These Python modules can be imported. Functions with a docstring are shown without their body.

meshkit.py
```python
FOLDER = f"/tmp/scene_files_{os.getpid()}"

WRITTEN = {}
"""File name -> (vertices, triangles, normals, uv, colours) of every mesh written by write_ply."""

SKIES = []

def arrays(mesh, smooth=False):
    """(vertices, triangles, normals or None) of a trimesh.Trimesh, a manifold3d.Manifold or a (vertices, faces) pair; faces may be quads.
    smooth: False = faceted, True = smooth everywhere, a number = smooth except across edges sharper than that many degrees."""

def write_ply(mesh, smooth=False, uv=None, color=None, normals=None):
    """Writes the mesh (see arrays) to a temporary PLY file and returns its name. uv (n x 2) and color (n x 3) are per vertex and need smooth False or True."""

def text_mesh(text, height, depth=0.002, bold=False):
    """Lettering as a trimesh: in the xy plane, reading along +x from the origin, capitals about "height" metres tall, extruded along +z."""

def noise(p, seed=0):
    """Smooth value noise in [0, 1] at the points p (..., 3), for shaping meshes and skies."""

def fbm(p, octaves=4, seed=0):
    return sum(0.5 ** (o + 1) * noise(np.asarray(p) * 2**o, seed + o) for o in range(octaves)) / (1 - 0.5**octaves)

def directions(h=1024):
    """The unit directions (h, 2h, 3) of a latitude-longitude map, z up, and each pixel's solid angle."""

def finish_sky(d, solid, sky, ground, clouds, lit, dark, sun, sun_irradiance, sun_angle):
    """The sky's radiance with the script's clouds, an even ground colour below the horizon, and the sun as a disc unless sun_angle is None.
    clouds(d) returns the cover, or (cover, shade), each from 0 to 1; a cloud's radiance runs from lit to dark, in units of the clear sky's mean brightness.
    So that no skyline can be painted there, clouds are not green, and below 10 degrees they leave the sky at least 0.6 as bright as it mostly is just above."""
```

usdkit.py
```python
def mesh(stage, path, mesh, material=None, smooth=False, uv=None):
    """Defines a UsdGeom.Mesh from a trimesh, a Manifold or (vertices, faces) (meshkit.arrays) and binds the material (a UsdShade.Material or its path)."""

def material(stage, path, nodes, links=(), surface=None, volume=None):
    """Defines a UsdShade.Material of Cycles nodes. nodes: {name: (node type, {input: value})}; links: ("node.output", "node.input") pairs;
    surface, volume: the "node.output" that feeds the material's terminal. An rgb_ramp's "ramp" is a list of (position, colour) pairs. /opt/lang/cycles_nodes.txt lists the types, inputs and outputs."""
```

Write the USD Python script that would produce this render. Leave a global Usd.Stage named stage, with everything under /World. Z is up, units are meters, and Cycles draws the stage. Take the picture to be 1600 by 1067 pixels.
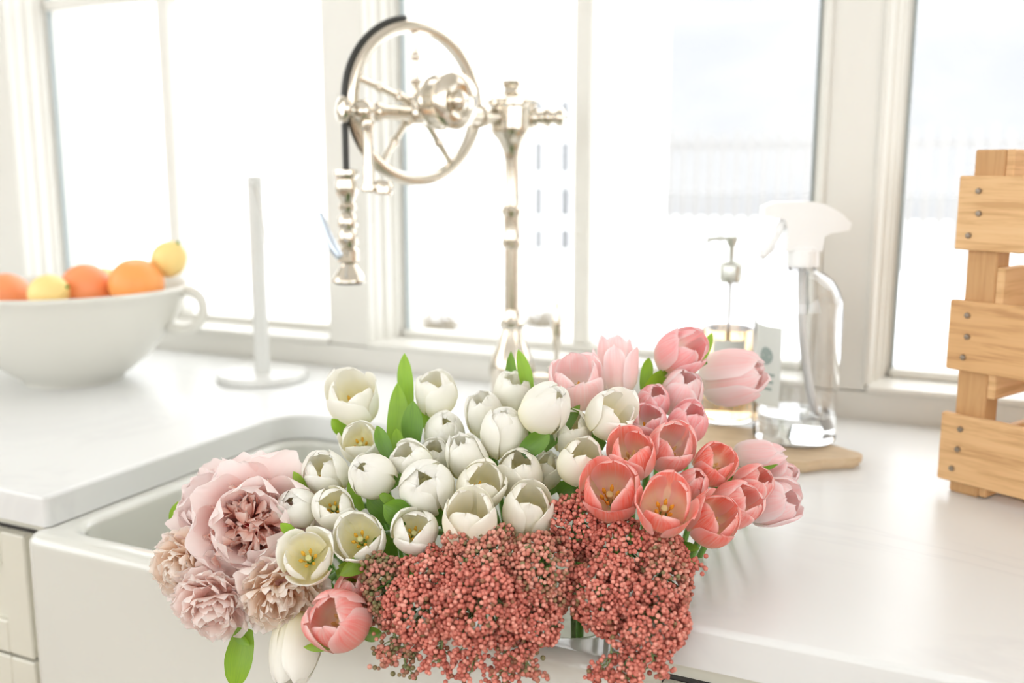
import math, random
import numpy as np, trimesh, manifold3d as m3, usdkit, meshkit
from shapely.geometry import Polygon, box as sbox
from scipy.interpolate import PchipInterpolator
from pxr import Usd, UsdGeom, UsdLux, UsdShade, Gf, Sdf

stage = Usd.Stage.CreateInMemory()
UsdGeom.SetStageUpAxis(stage, 'Z')
UsdGeom.SetStageMetersPerUnit(stage, 1.0)
world = UsdGeom.Xform.Define(stage, '/World')
stage.SetDefaultPrim(world.GetPrim())
UsdGeom.Scope.Define(stage, '/World/Looks')

# ------------------------------------------------------------------ camera, sky, exposure
CT = 0.92                                   # height of the worktop
EYE = np.array([0.0, 0.0, CT + 0.40])
FPX, PITCH, YAW = 1545.0, math.radians(9.9), math.radians(25.3)
FWD = np.array([-math.sin(YAW) * math.cos(PITCH), math.cos(YAW) * math.cos(PITCH), -math.sin(PITCH)])
RGT = np.array([math.cos(YAW), math.sin(YAW), 0.0])
UPV = np.cross(RGT, FWD)
cam = UsdGeom.Camera.Define(stage, '/World/camera')
cam.CreateHorizontalApertureAttr(36.0)
cam.CreateFocalLengthAttr(FPX / 1600 * 36.0)
cam.CreateFStopAttr(3.2)
cam.CreateFocusDistanceAttr(0.95)
cam.CreateClippingRangeAttr((0.05, 500.0))
cam.CreateExposureAttr(-1.66)
cam.AddTransformOp().Set(Gf.Matrix4d(*RGT, 0, *UPV, 0, *(-FWD), 0, *EYE, 1))
dome = UsdLux.DomeLight.Define(stage, '/World/sky')
dome.CreateColorAttr(Gf.Vec3f(0.97, 0.985, 1.0))
dome.CreateIntensityAttr(3.4)
REAR_OPEN = (-2.9, 2.1, 1.15, 2.68)          # wide window opening in the wall behind the camera
SIDE_OPEN = (-2.6, 0.6, 1.15, 2.60)          # window openings in both side walls


def ray(px, py):
    return FWD + RGT * (px - 800) / FPX - UPV * (py - 533.5) / FPX


def at(px, py, t):                           # point seen at a pixel of the photograph, t metres deep
    return EYE + t * ray(px, py)


def atY(px, py, y):
    d = ray(px, py)
    return EYE + d * (y - EYE[1]) / d[1]


def atZ(px, py, z=CT):
    d = ray(px, py)
    return EYE + d * (z - EYE[2]) / d[2]


def viewdir(a, b, c):                        # right, up, towards the camera -> world unit vector
    v = a * RGT + b * UPV - c * FWD
    return v / np.linalg.norm(v)


# ------------------------------------------------------------------ materials
LOOK = {}


def mat(name, color, rough=0.5, metallic=0.0, bump=None, **kw):
    n = {'p': ('principled_bsdf', dict(base_color=color, roughness=rough, metallic=metallic, **kw))}
    l = []
    if bump:
        n['t'] = ('texture_coordinate', {})
        n['n'] = ('noise_texture', {'scale': bump[0], 'detail': 3.0})
        n['b'] = ('bump', {'strength': bump[1], 'distance': bump[2]})
        l = [('t.object', 'n.vector'), ('n.fac', 'b.height'), ('b.normal', 'p.normal')]
    LOOK[name] = usdkit.material(stage, '/World/Looks/' + name, n, l, surface='p.BSDF')
    return LOOK[name]


def mottled(name, ramp, scale, rough=0.6, detail=4.0, stretch=(1, 1, 1), distortion=0.0, coord='object', **kw):
    n = {'t': ('texture_coordinate', {}), 'm': ('mapping', {'scale': stretch}),
         'n': ('noise_texture', {'scale': scale, 'detail': detail, 'distortion': distortion, 'roughness': 0.6}),
         'r': ('rgb_ramp', {'ramp': ramp}), 'p': ('principled_bsdf', dict(roughness=rough, **kw))}
    l = [('t.' + coord, 'm.vector'), ('m.vector', 'n.vector'), ('n.fac', 'r.fac'), ('r.color', 'p.base_color')]
    LOOK[name] = usdkit.material(stage, '/World/Looks/' + name, n, l, surface='p.BSDF')
    return LOOK[name]


def petal_mat(name, ramp, edge=None, edge_amt=0.0, streak=None, streak_amt=0.0, trans=0.35):
    """colour along the petal from its base to its tip (uv.y), a paler or deeper rim (uv.x) and fine veins."""
    n = {'t': ('texture_coordinate', {}), 's': ('separate_xyz', {}), 'r': ('rgb_ramp', {'ramp': ramp}),
         'd': ('diffuse_bsdf', {}), 'tr': ('translucent_bsdf', {}), 'mx': ('mix_closure', {'fac': trans}),
         'g': ('glossy_bsdf', {'color': (1, 1, 1), 'roughness': 0.45}), 'mg': ('mix_closure', {'fac': 0.04})}
    l = [('t.UV', 's.vector'), ('s.y', 'r.fac')]
    col = 'r.color'
    if edge is not None:
        n['e1'] = ('math', {'math_type': 'subtract', 'value2': 0.5})
        n['e2'] = ('math', {'math_type': 'absolute'})
        n['e3'] = ('map_range', {'from_min': 0.22, 'from_max': 0.5, 'to_min': 0.0, 'to_max': edge_amt, 'clamp': True})
        n['em'] = ('mix', {'color2': edge})
        l += [('s.x', 'e1.value1'), ('e1.value', 'e2.value1'), ('e2.value', 'e3.value'), ('e3.result', 'em.fac'), (col, 'em.color1')]
        col = 'em.color'
    if streak is not None:
        n['k1'] = ('mapping', {'scale': (26.0, 1.6, 1.0)})
        n['k2'] = ('noise_texture', {'scale': 1.0, 'detail': 3.0})
        n['k3'] = ('map_range', {'from_min': 0.45, 'from_max': 0.75, 'to_min': 0.0, 'to_max': streak_amt, 'clamp': True})
        n['km'] = ('mix', {'color2': streak})
        l += [('t.UV', 'k1.vector'), ('k1.vector', 'k2.vector'), ('k2.fac', 'k3.value'), ('k3.result', 'km.fac'), (col, 'km.color1')]
        col = 'km.color'
    l += [(col, 'd.color'), (col, 'tr.color'), ('d.BSDF', 'mx.closure1'), ('tr.BSDF', 'mx.closure2'),
          ('mx.closure', 'mg.closure1'), ('g.BSDF', 'mg.closure2')]
    LOOK[name] = usdkit.material(stage, '/World/Looks/' + name, n, l, surface='mg.closure')
    return LOOK[name]


def pane_mat(name, tint=(1, 1, 1)):
    n = {'a': ('transparent_bsdf', {'color': tint}), 'g': ('glossy_bsdf', {'color': (1, 1, 1), 'roughness': 0.02}),
         'm': ('mix_closure', {'fac': 0.015})}
    LOOK[name] = usdkit.material(stage, '/World/Looks/' + name, n,
                                 [('a.BSDF', 'm.closure1'), ('g.BSDF', 'm.closure2')], surface='m.closure')


mat('paint', (0.80, 0.78, 0.72), 0.45)
mat('trim_paint', (0.735, 0.72, 0.665), 0.35)
mat('ceiling_paint', (0.86, 0.85, 0.82), 0.7)
mat('cabinet_paint', (0.70, 0.68, 0.585), 0.35)
mat('gap_dark', (0.05, 0.045, 0.04), 0.7)
mat('gasket', (0.32, 0.36, 0.36), 0.5)
mat('porcelain', (0.70, 0.70, 0.645), 0.12, coat_weight=0.6, coat_roughness=0.05)
mat('ceramic', (0.72, 0.705, 0.64), 0.2)
mat('nickel', (0.70, 0.645, 0.555), 0.16, 1.0)
mat('rubber', (0.03, 0.03, 0.026), 0.45)
mat('lever_blue', (0.62, 0.70, 0.80), 0.18, 0.7)
mat('steel_pump', (0.62, 0.63, 0.58), 0.3, 0.8)
mat('nozzle_white', (0.88, 0.88, 0.87), 0.35)
mat('wire', (0.5, 0.48, 0.43), 0.3, 0.9)
mat('nail_metal', (0.30, 0.25, 0.20), 0.45, 0.8)
mat('glass', (1, 1, 1), 0.0, transmission_weight=1.0, ior=1.45)
mat('soap', (1.0, 0.72, 0.42), 0.0, transmission_weight=1.0, ior=1.34)
mat('water', (0.97, 0.985, 0.98), 0.0, transmission_weight=1.0, ior=1.33)
mat('label_paper', (0.66, 0.67, 0.64), 0.6)
mat('label_ink', (0.30, 0.36, 0.34), 0.6)
mat('orange_peel', (0.94, 0.37, 0.10), 0.42, bump=(260.0, 0.25, 0.001))
mat('tangerine_peel', (0.94, 0.31, 0.12), 0.42, bump=(260.0, 0.25, 0.001))
mat('lemon_peel', (0.94, 0.70, 0.27), 0.42, bump=(260.0, 0.25, 0.001))
mat('stem_green', (0.16, 0.33, 0.05), 0.45)
mat('sprig_green', (0.20, 0.27, 0.10), 0.6)
mat('anther', (0.90, 0.52, 0.05), 0.7)
mat('anther_pale', (0.85, 0.70, 0.28), 0.7)
mat('pistil', (0.70, 0.68, 0.30), 0.6)
mat('stigma_red', (0.35, 0.02, 0.02), 0.5)
mat('floor_wood', (0.30, 0.21, 0.14), 0.4)
mottled('marble', [(0.0, (0.765, 0.775, 0.765)), (0.52, (0.76, 0.765, 0.75)), (0.60, (0.725, 0.728, 0.72)), (0.64, (0.76, 0.763, 0.75)), (1.0, (0.765, 0.765, 0.745))],
        2.3, 0.30, 6.0, (1, 1.6, 1), 1.6, specular_ior_level=0.45)
mottled('marble_light', [(0.0, (0.70, 0.70, 0.67)), (0.6, (0.67, 0.67, 0.64)), (1.0, (0.60, 0.60, 0.58))], 9.0, 0.2, 5.0, distortion=1.0)
for i, (c0, c1, c2) in enumerate([((0.56, 0.315, 0.135), (0.72, 0.44, 0.21), (0.80, 0.53, 0.28)),
                                  ((0.50, 0.265, 0.105), (0.66, 0.385, 0.17), (0.74, 0.46, 0.225)),
                                  ((0.60, 0.345, 0.15), (0.75, 0.475, 0.23), (0.83, 0.57, 0.31))]):
    mottled('crate_wood_%d' % (i + 1), [(0.0, c0), (0.36, c0), (0.52, c1), (1.0, c2)], 4.0, 0.6, 5.0, (2.0, 2.0, 30.0), 0.35)
mottled('crate_post_wood', [(0.0, (0.42, 0.21, 0.08)), (0.45, (0.55, 0.31, 0.13)), (1.0, (0.68, 0.42, 0.20))], 5.0, 0.6, 5.0, (24.0, 24.0, 2.0), 0.6)
mottled('board_wood', [(0.0, (0.45, 0.32, 0.19)), (0.5, (0.62, 0.47, 0.30)), (1.0, (0.72, 0.58, 0.40))], 4.0, 0.5, 4.0, (2, 14, 8), 0.5)
mottled('brick_white', [(0.0, (0.70, 0.71, 0.71)), (1.0, (0.82, 0.82, 0.80))], 20.0, 0.85)
mottled('snow', [(0.0, (0.84, 0.85, 0.87)), (1.0, (0.92, 0.92, 0.92))], 0.6, 0.9)
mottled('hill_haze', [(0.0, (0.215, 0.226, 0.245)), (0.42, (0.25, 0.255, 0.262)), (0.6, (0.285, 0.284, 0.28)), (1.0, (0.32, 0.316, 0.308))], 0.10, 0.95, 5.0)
mat('house_siding', (0.86, 0.86, 0.85), 0.7)
mat('house_pane', (0.17, 0.175, 0.18), 0.4)
mat('fence_wood', (0.33, 0.322, 0.31), 0.8)
mottled('dry_shrub', [(0.0, (0.20, 0.165, 0.11)), (1.0, (0.32, 0.28, 0.20))], 30.0, 0.9)
pane_mat('pane')

WB = (0.80, 0.80, 0.50)
petal_mat('tulip_white', [(0, (0.82, 0.80, 0.28)), (0.14, (0.94, 0.87, 0.48)), (0.34, (0.97, 0.93, 0.70)), (0.6, (0.975, 0.955, 0.86)), (1, (0.98, 0.97, 0.925))], streak=(0.94, 0.93, 0.84), streak_amt=0.4, trans=0.27)
petal_mat('tulip_cream', [(0, (0.82, 0.80, 0.28)), (0.14, (0.94, 0.86, 0.46)), (0.4, (0.97, 0.92, 0.68)), (0.7, (0.975, 0.945, 0.82)), (1, (0.98, 0.96, 0.88))], streak=(0.94, 0.91, 0.80), streak_amt=0.4, trans=0.27)
petal_mat('tulip_coral', [(0, (0.97, 0.88, 0.50)), (0.24, (0.97, 0.78, 0.56)), (0.5, (0.98, 0.36, 0.265)), (0.8, (0.98, 0.235, 0.19)), (1, (0.98, 0.43, 0.37))],
          edge=(0.97, 0.70, 0.66), edge_amt=0.85, streak=(0.97, 0.66, 0.58), streak_amt=0.6, trans=0.33)
petal_mat('tulip_salmon', [(0, (0.96, 0.90, 0.64)), (0.25, (0.96, 0.80, 0.66)), (0.5, (0.98, 0.43, 0.36)), (0.85, (0.98, 0.33, 0.295)), (1, (0.98, 0.56, 0.52))],
          edge=(0.97, 0.78, 0.75), edge_amt=0.85, streak=(0.97, 0.72, 0.67), streak_amt=0.6, trans=0.33)
petal_mat('tulip_pink', [(0, (0.96, 0.92, 0.66)), (0.2, (0.96, 0.84, 0.74)), (0.5, (0.98, 0.48, 0.47)), (0.85, (0.98, 0.42, 0.43)), (1, (0.98, 0.64, 0.64))],
          edge=(0.97, 0.82, 0.82), edge_amt=0.85, streak=(0.97, 0.76, 0.77), streak_amt=0.6, trans=0.33)
petal_mat('tulip_blush', [(0, (0.96, 0.90, 0.64)), (0.2, (0.97, 0.89, 0.82)), (0.5, (0.98, 0.69, 0.67)), (0.85, (0.98, 0.63, 0.63)), (1, (0.98, 0.80, 0.79))],
          edge=(0.97, 0.90, 0.90), edge_amt=0.85, streak=(0.97, 0.86, 0.86), streak_amt=0.6, trans=0.33)
petal_mat('peony_guard', [(0, (0.98, 0.50, 0.44)), (0.3, (0.98, 0.68, 0.63)), (0.7, (0.985, 0.81, 0.78)), (1, (0.99, 0.91, 0.89))], streak=(0.985, 0.86, 0.84), streak_amt=0.5, trans=0.40)
petal_mat('peony_heart', [(0, (0.98, 0.40, 0.30)), (0.5, (0.98, 0.53, 0.42)), (0.85, (0.985, 0.68, 0.58)), (1, (0.99, 0.85, 0.79))], trans=0.42)
petal_mat('peony_cream', [(0, (0.98, 0.64, 0.42)), (0.4, (0.98, 0.78, 0.60)), (0.8, (0.99, 0.87, 0.77)), (1, (0.99, 0.94, 0.88))], trans=0.42)
petal_mat('peony_blush', [(0, (0.98, 0.62, 0.53)), (0.4, (0.98, 0.76, 0.69)), (0.8, (0.99, 0.85, 0.80)), (1, (0.99, 0.93, 0.90))], trans=0.42)
petal_mat('leaf_bright', [(0, (0.24, 0.40, 0.04)), (0.5, (0.27, 0.48, 0.03)), (1, (0.32, 0.54, 0.025))], streak=(0.17, 0.36, 0.03), streak_amt=0.6, trans=0.5)
petal_mat('leaf_deep', [(0, (0.12, 0.25, 0.03)), (0.5, (0.14, 0.30, 0.025)), (1, (0.20, 0.38, 0.025))], streak=(0.08, 0.19, 0.03), streak_amt=0.6, trans=0.35)


def berry_mat(name, ramp):
    n = {'g': ('texture_coordinate', {}), 's': ('separate_xyz', {}), 'r': ('rgb_ramp', {'ramp': ramp}), 'p': ('principled_bsdf', {'roughness': 0.5, 'subsurface_weight': 0.0})}
    LOOK[name] = usdkit.material(stage, '/World/Looks/' + name, n, [('g.UV', 's.vector'), ('s.x', 'r.fac'), ('r.color', 'p.base_color')], surface='p.BSDF')


berry_mat('berry_coral', [(0, (0.20, 0.15, 0.06)), (0.05, (0.36, 0.09, 0.06)), (0.25, (0.54, 0.145, 0.105)), (0.7, (0.69, 0.225, 0.165)), (1, (0.80, 0.35, 0.27))])
berry_mat('berry_dusty', [(0, (0.20, 0.19, 0.08)), (0.16, (0.40, 0.20, 0.12)), (0.3, (0.52, 0.165, 0.115)), (0.7, (0.65, 0.25, 0.18)), (1, (0.76, 0.38, 0.29))])
berry_mat('berry_green', [(0, (0.16, 0.17, 0.06)), (0.4, (0.32, 0.21, 0.11)), (0.65, (0.48, 0.19, 0.14)), (1, (0.66, 0.27, 0.21))])

# ------------------------------------------------------------------ scene helpers
USED = {}


def numbered(path):
    n = USED.get(path, 0)
    USED[path] = n + 1
    return path if n == 0 else '%s_%03d' % (path, n)


def say(p, label=None, category=None, group=None, kind=None):
    for k, v in (('label', label), ('category', category), ('group', group), ('kind', kind)):
        if v:
            p.SetCustomDataByKey(k, v)


def thing(name, label, category, loc=(0, 0, 0), group=None, kind=None):
    x = UsdGeom.Xform.Define(stage, numbered('/World/' + name))
    x.AddTranslateOp().Set(Gf.Vec3d(*map(float, loc)))
    x.loc = np.array(loc, float)
    say(x.GetPrim(), label, category, group, kind)
    return x


def part(parent, name, mesh, look, smooth=30, uv=None, label=None, kind=None, loc=None):
    """mesh in world coordinates, made a child of parent (an Xform thing or another part)"""
    origin = parent.loc
    v, f = (np.asarray(mesh.vertices, float), np.asarray(mesh.faces)) if hasattr(mesh, 'faces') else (np.asarray(mesh[0], float), np.asarray(mesh[1]))
    m = usdkit.mesh(stage, numbered(str(parent.GetPath()) + '/' + name), (v - origin, f), LOOK[look], smooth=(True if uv is not None else smooth), uv=uv)
    m.loc = origin
    say(m.GetPrim(), label=label, kind=kind)
    return m


def single(name, mesh, look, label=None, category=None, group=None, kind=None, smooth=30):
    m = usdkit.mesh(stage, numbered('/World/' + name), mesh, LOOK[look], smooth=smooth)
    m.loc = np.zeros(3)
    say(m.GetPrim(), label, category, group, kind)
    return m


def cat(*ms):
    return trimesh.util.concatenate([trimesh.Trimesh(*m, process=False) if isinstance(m, tuple) else m for m in ms])


def bx(x0, x1, y0, y1, z0, z1, c=0.0):
    """box with chamfered edges"""
    m = trimesh.creation.box([x1 - x0, y1 - y0, z1 - z0])
    if c > 0:
        h = np.array([x1 - x0, y1 - y0, z1 - z0]) / 2
        c = min(c, h.min() * 0.45)
        pts = []
        for s in np.ndindex(2, 2, 2):
            s = np.array(s) * 2 - 1
            for k in range(3):
                q = h - c
                q[k] = h[k]
                pts.append(s * q)
        m = trimesh.Trimesh(np.array(pts)).convex_hull
    m.apply_translation([(x0 + x1) / 2, (y0 + y1) / 2, (z0 + z1) / 2])
    return m


def obx(o, a, b, la, lb, z0, z1, c=0.0):
    """box from corner o along unit directions a (la) and b (lb) in the plane, z0..z1"""
    m = bx(0, la, 0, lb, z0, z1, c)
    v = np.array(m.vertices)
    w = np.array(o)[None, :2] + v[:, :1] * np.array(a)[None, :2] + v[:, 1:2] * np.array(b)[None, :2]
    return trimesh.Trimesh(np.column_stack([w, v[:, 2]]), m.faces, process=False)


def grid_faces(nu, nv, close=False):
    i, j = np.meshgrid(np.arange(nu - 1), np.arange(nv if close else nv - 1), indexing='ij')
    k = (j + 1) % nv
    q = np.stack([i * nv + j, i * nv + k, (i + 1) * nv + k, (i + 1) * nv + j], -1).reshape(-1, 4)
    return np.vstack([q[:, [0, 1, 2]], q[:, [0, 2, 3]]])


def frame(t):
    t = t / np.linalg.norm(t)
    a = np.cross(t, [0, 0, 1.0] if abs(t[2]) < 0.9 else [1.0, 0, 0])
    a /= np.linalg.norm(a)
    return a, np.cross(t, a), t


def lathe(profile, origin=(0, 0, 0), axis=(0, 0, 1), n=40, cap=True):
    p = np.array(profile, float)
    a, b, t = frame(np.array(axis, float))
    if abs(axis[2]) == 1 and axis[0] == 0:
        a, b = np.array([1.0, 0, 0]), np.array([0, 1.0, 0]) * axis[2]
    th = np.arange(n) * 2 * math.pi / n
    ring = np.cos(th)[:, None] * a + np.sin(th)[:, None] * b
    v = np.array(origin) + p[:, None, 1:2] * t + p[:, None, 0:1] * ring[None]
    v = v.reshape(-1, 3)
    f = grid_faces(len(p), n, True)
    extra, vs = [], [v]
    if cap:
        for row, flip in ((0, True), (len(p) - 1, False)):
            if p[row, 0] > 1e-6:
                c = len(v) + len(vs) - 1
                vs.append((np.array(origin) + p[row, 1] * t)[None])
                j = np.arange(n)
                k = (j + 1) % n
                tri = np.column_stack([np.full(n, c), row * n + (k if flip else j), row * n + (j if flip else k)])
                extra.append(tri)
    return trimesh.Trimesh(np.vstack(vs), np.vstack([f] + extra), process=False)


def tube(points, r, n=10, closed=False):
    p = np.array(points, float)
    r = np.broadcast_to(r, (len(p),))
    if closed:
        t = np.roll(p, -1, 0) - np.roll(p, 1, 0)
    else:
        t = np.gradient(p, axis=0)
    t /= np.linalg.norm(t, axis=1, keepdims=True) + 1e-12
    a = frame(t[0])[0]
    A = []
    for k in range(len(p)):
        a = a - t[k] * (a @ t[k])
        a /= np.linalg.norm(a)
        A.append(a)
    A = np.array(A)
    B = np.cross(t, A)
    th = np.arange(n) * 2 * math.pi / n
    v = p[:, None] + r[:, None, None] * (np.cos(th)[None, :, None] * A[:, None] + np.sin(th)[None, :, None] * B[:, None])
    v = v.reshape(-1, 3)
    if closed:
        v2 = np.vstack([v, v[:n]])
        return trimesh.Trimesh(v2, grid_faces(len(p) + 1, n, True), process=False)
    f = [grid_faces(len(p), n, True)]
    j = np.arange(n)
    k = (j + 1) % n
    m = (len(p) - 1) * n
    f += [np.column_stack([np.full(n, len(v)), k, j]), np.column_stack([np.full(n, len(v) + 1), m + j, m + k])]
    return trimesh.Trimesh(np.vstack([v, p[:1], p[-1:]]), np.vstack(f), process=False)


def bez(*P, n=14):
    P = [np.array(q, float) for q in P]
    s = np.linspace(0, 1, n)[:, None]
    while len(P) > 1:
        P = [a * (1 - s) + b * s for a, b in zip(P[:-1], P[1:])]
    return P[0]


def prism(poly, z0, z1):
    m = trimesh.creation.extrude_polygon(poly, z1 - z0, engine='earcut')
    m.apply_translation([0, 0, z0])
    return m


# ------------------------------------------------------------------ the room
WY = 1.655                                     # face of the window wall
XL, XR, YB, ZC = -3.1, 2.3, -3.4, 2.75
OPEN = [(-2.090, -1.198), (-1.103, -0.236), (-0.150, 0.735)]
SILL, HEAD = CT + 0.045, 2.40

single('floor', bx(XL - .1, XR + .1, YB - .1, WY + .2, -0.05, 0), 'floor_wood', kind='structure')
single('ceiling', bx(XL - .1, XR + .1, YB - .1, WY + .2, ZC, ZC + 0.05), 'ceiling_paint', kind='structure')
s0, s1, s2, s3 = SIDE_OPEN
for nm, xa, xb in (('wall_left', XL - .1, XL), ('wall_right', XR, XR + .1)):
    single(nm, cat(bx(xa, xb, YB, s0, 0, ZC), bx(xa, xb, s1, WY, 0, ZC), bx(xa, xb, s0, s1, 0, s2), bx(xa, xb, s0, s1, s3, ZC)), 'paint', kind='structure')
r0, r1, r2, r3 = REAR_OPEN
single('wall_rear', cat(bx(XL, r0, YB - .1, YB, 0, ZC), bx(r1, XR, YB - .1, YB, 0, ZC), bx(r0, r1, YB - .1, YB, r3, ZC), bx(r0, r1, YB - .1, YB, 0, r2)), 'paint', kind='structure')
wt = cat(bx(XL, XR, WY, WY + .14, 0, SILL - 0.001), bx(XL, XR, WY, WY + .14, HEAD, ZC),
         bx(XL, OPEN[0][0], WY, WY + .14, SILL, HEAD, .001), bx(OPEN[0][1], OPEN[1][0], WY, WY + .14, SILL, HEAD, .003),
         bx(OPEN[1][1], OPEN[2][0], WY, WY + .14, SILL, HEAD, .003), bx(OPEN[2][1], XR, WY, WY + .14, SILL, HEAD, .001))
wb = thing('wall_back', None, None, kind='structure')
part(wb, 'wall_panel', wt, 'trim_paint', smooth=False)
# white brick reveal outside the left window, brick by brick
rng = random.Random(5)
z = CT - 0.02
while z < HEAD:
    d = rng.uniform(-0.004, 0.006)
    part(wb, 'brick', bx(OPEN[0][0] - .25, OPEN[0][0] + .018 + d, WY + .145, WY + .205 + d, z, z + .058, .004), 'brick_white', smooth=False)
    z += 0.066
part(wb, 'mortar', bx(OPEN[0][0] - .25, OPEN[0][0] + .008, WY + .146, WY + .195, CT - .03, HEAD), 'brick_white', smooth=False)

STEP = [(.0015, 0), (.0015, .018), (.005, .022), (.005, .045), (.012, .050), (.012, .072), (.020, .077), (.020, .094), (.028, .098), (.028, .135), (-.01, .135), (-.01, 0)]
for w, (xa, xb) in enumerate(OPEN):
    t = thing('window_%d' % (w + 1), None, None, kind='structure')
    left = prism(Polygon([(xa + x, WY + .004 + y) for x, y in STEP]).buffer(0), SILL, HEAD)
    right = prism(Polygon([(xb - x, WY + .004 + y) for x, y in STEP]).buffer(0), SILL, HEAD)
    part(t, 'jamb', left, 'trim_paint', smooth=False)
    part(t, 'jamb', right, 'trim_paint', smooth=False)
    ga, gb = xa + .028, xb - .028
    part(t, 'sill', bx(xa + .0005, xb - .0005, WY - .012 + .004, WY + .135, SILL - .0005, SILL + .010, .003), 'trim_paint', smooth=False)
    part(t, 'bottom_rail', bx(ga, gb, WY + .085, WY + .130, SILL + .010, SILL + .024, .003), 'trim_paint', smooth=False)
    part(t, 'head_rail', bx(ga, gb, WY + .085, WY + .130, HEAD - .06, HEAD, .003), 'trim_paint', smooth=False)
    xm = [-1.690, -0.680, 0.29][w]
    zt = CT + .772
    part(t, 'muntin', bx(xm - .017, xm + .017, WY + .086, WY + .128, SILL + .024, HEAD - .06, .004), 'trim_paint', smooth=False)
    part(t, 'muntin', bx(ga, gb, WY + .090, WY + .126, zt, zt + .024, .004), 'trim_paint', smooth=False)
    for x in (ga, gb - .004):
        part(t, 'gasket', bx(x, x + .004, WY + .098, WY + .112, SILL + .024, HEAD - .06), 'gasket', smooth=False)
    for (a, b) in ((ga + .004, xm - .017), (xm + .017, gb - .004)):
        for (c, d) in ((SILL + .024, zt), (zt + .024, HEAD - .06)):
            part(t, 'pane', bx(a, b, WY + .106, WY + .109, c, d), 'pane', smooth=False)
# thin bead beside the second pier
single('trim_1', bx(OPEN[1][1] - .004, OPEN[1][1] + .006, WY - .006, WY + .02, SILL + .012, HEAD, .002), 'trim_paint', kind='structure', smooth=False)
single('trim_2', bx(OPEN[2][0] - .006, OPEN[2][0] + .004, WY - .006, WY + .02, SILL + .012, HEAD, .002), 'trim_paint', kind='structure', smooth=False)

# ------------------------------------------------------------------ worktop, sink, cupboards
CF, SL, SR, SB = 0.812, -1.024, -0.283, 1.297
outer = sbox(XL + .002, CF, XR - .002, WY - .0015)
cut = sbox(SL + .06, CF - .3, SR - .06, SB - .06).buffer(.06)
poly = outer.difference(cut)
poly = poly.buffer(-.008).buffer(.008).buffer(.006).buffer(-.006)
def slab(poly, z0, z1, r, steps=5):
    """a plate with its upper edge rounded: rings offset inwards along the outline's mitres, then the cap"""
    c = np.array(poly.exterior.coords)[:-1]
    if not poly.exterior.is_ccw:
        c = c[::-1]
    e = np.roll(c, -1, 0) - c
    nrm = np.column_stack([-e[:, 1], e[:, 0]]) / np.linalg.norm(e, axis=1, keepdims=True)
    mit = nrm + np.roll(nrm, 1, 0)
    mit /= np.maximum((mit * nrm).sum(1, keepdims=True), .2)
    rows = [np.column_stack([c, np.full(len(c), z0)]), np.column_stack([c, np.full(len(c), z1 - r)])]
    for k in range(1, steps + 1):
        a = k / steps * math.pi / 2
        rows.append(np.column_stack([c + mit * r * (1 - math.cos(a)), np.full(len(c), z1 - r + r * math.sin(a))]))
    side = trimesh.Trimesh(np.vstack(rows), grid_faces(len(rows), len(c), True), process=False)
    tv, tf = trimesh.creation.triangulate_polygon(Polygon(rows[-1][:, :2]), engine='earcut')
    bv, bf = trimesh.creation.triangulate_polygon(Polygon(c), engine='earcut')
    return cat(side, (np.column_stack([tv, np.full(len(tv), z1)]), tf), (np.column_stack([bv, np.full(len(bv), z0)]), bf[:, ::-1]))


poly = poly.simplify(.0002)
single('countertop', slab(poly, CT - .04, CT, .006), 'marble', 'white marble worktop with faint grey veins running around the sink below the windows', 'countertop', smooth=40)


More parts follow.
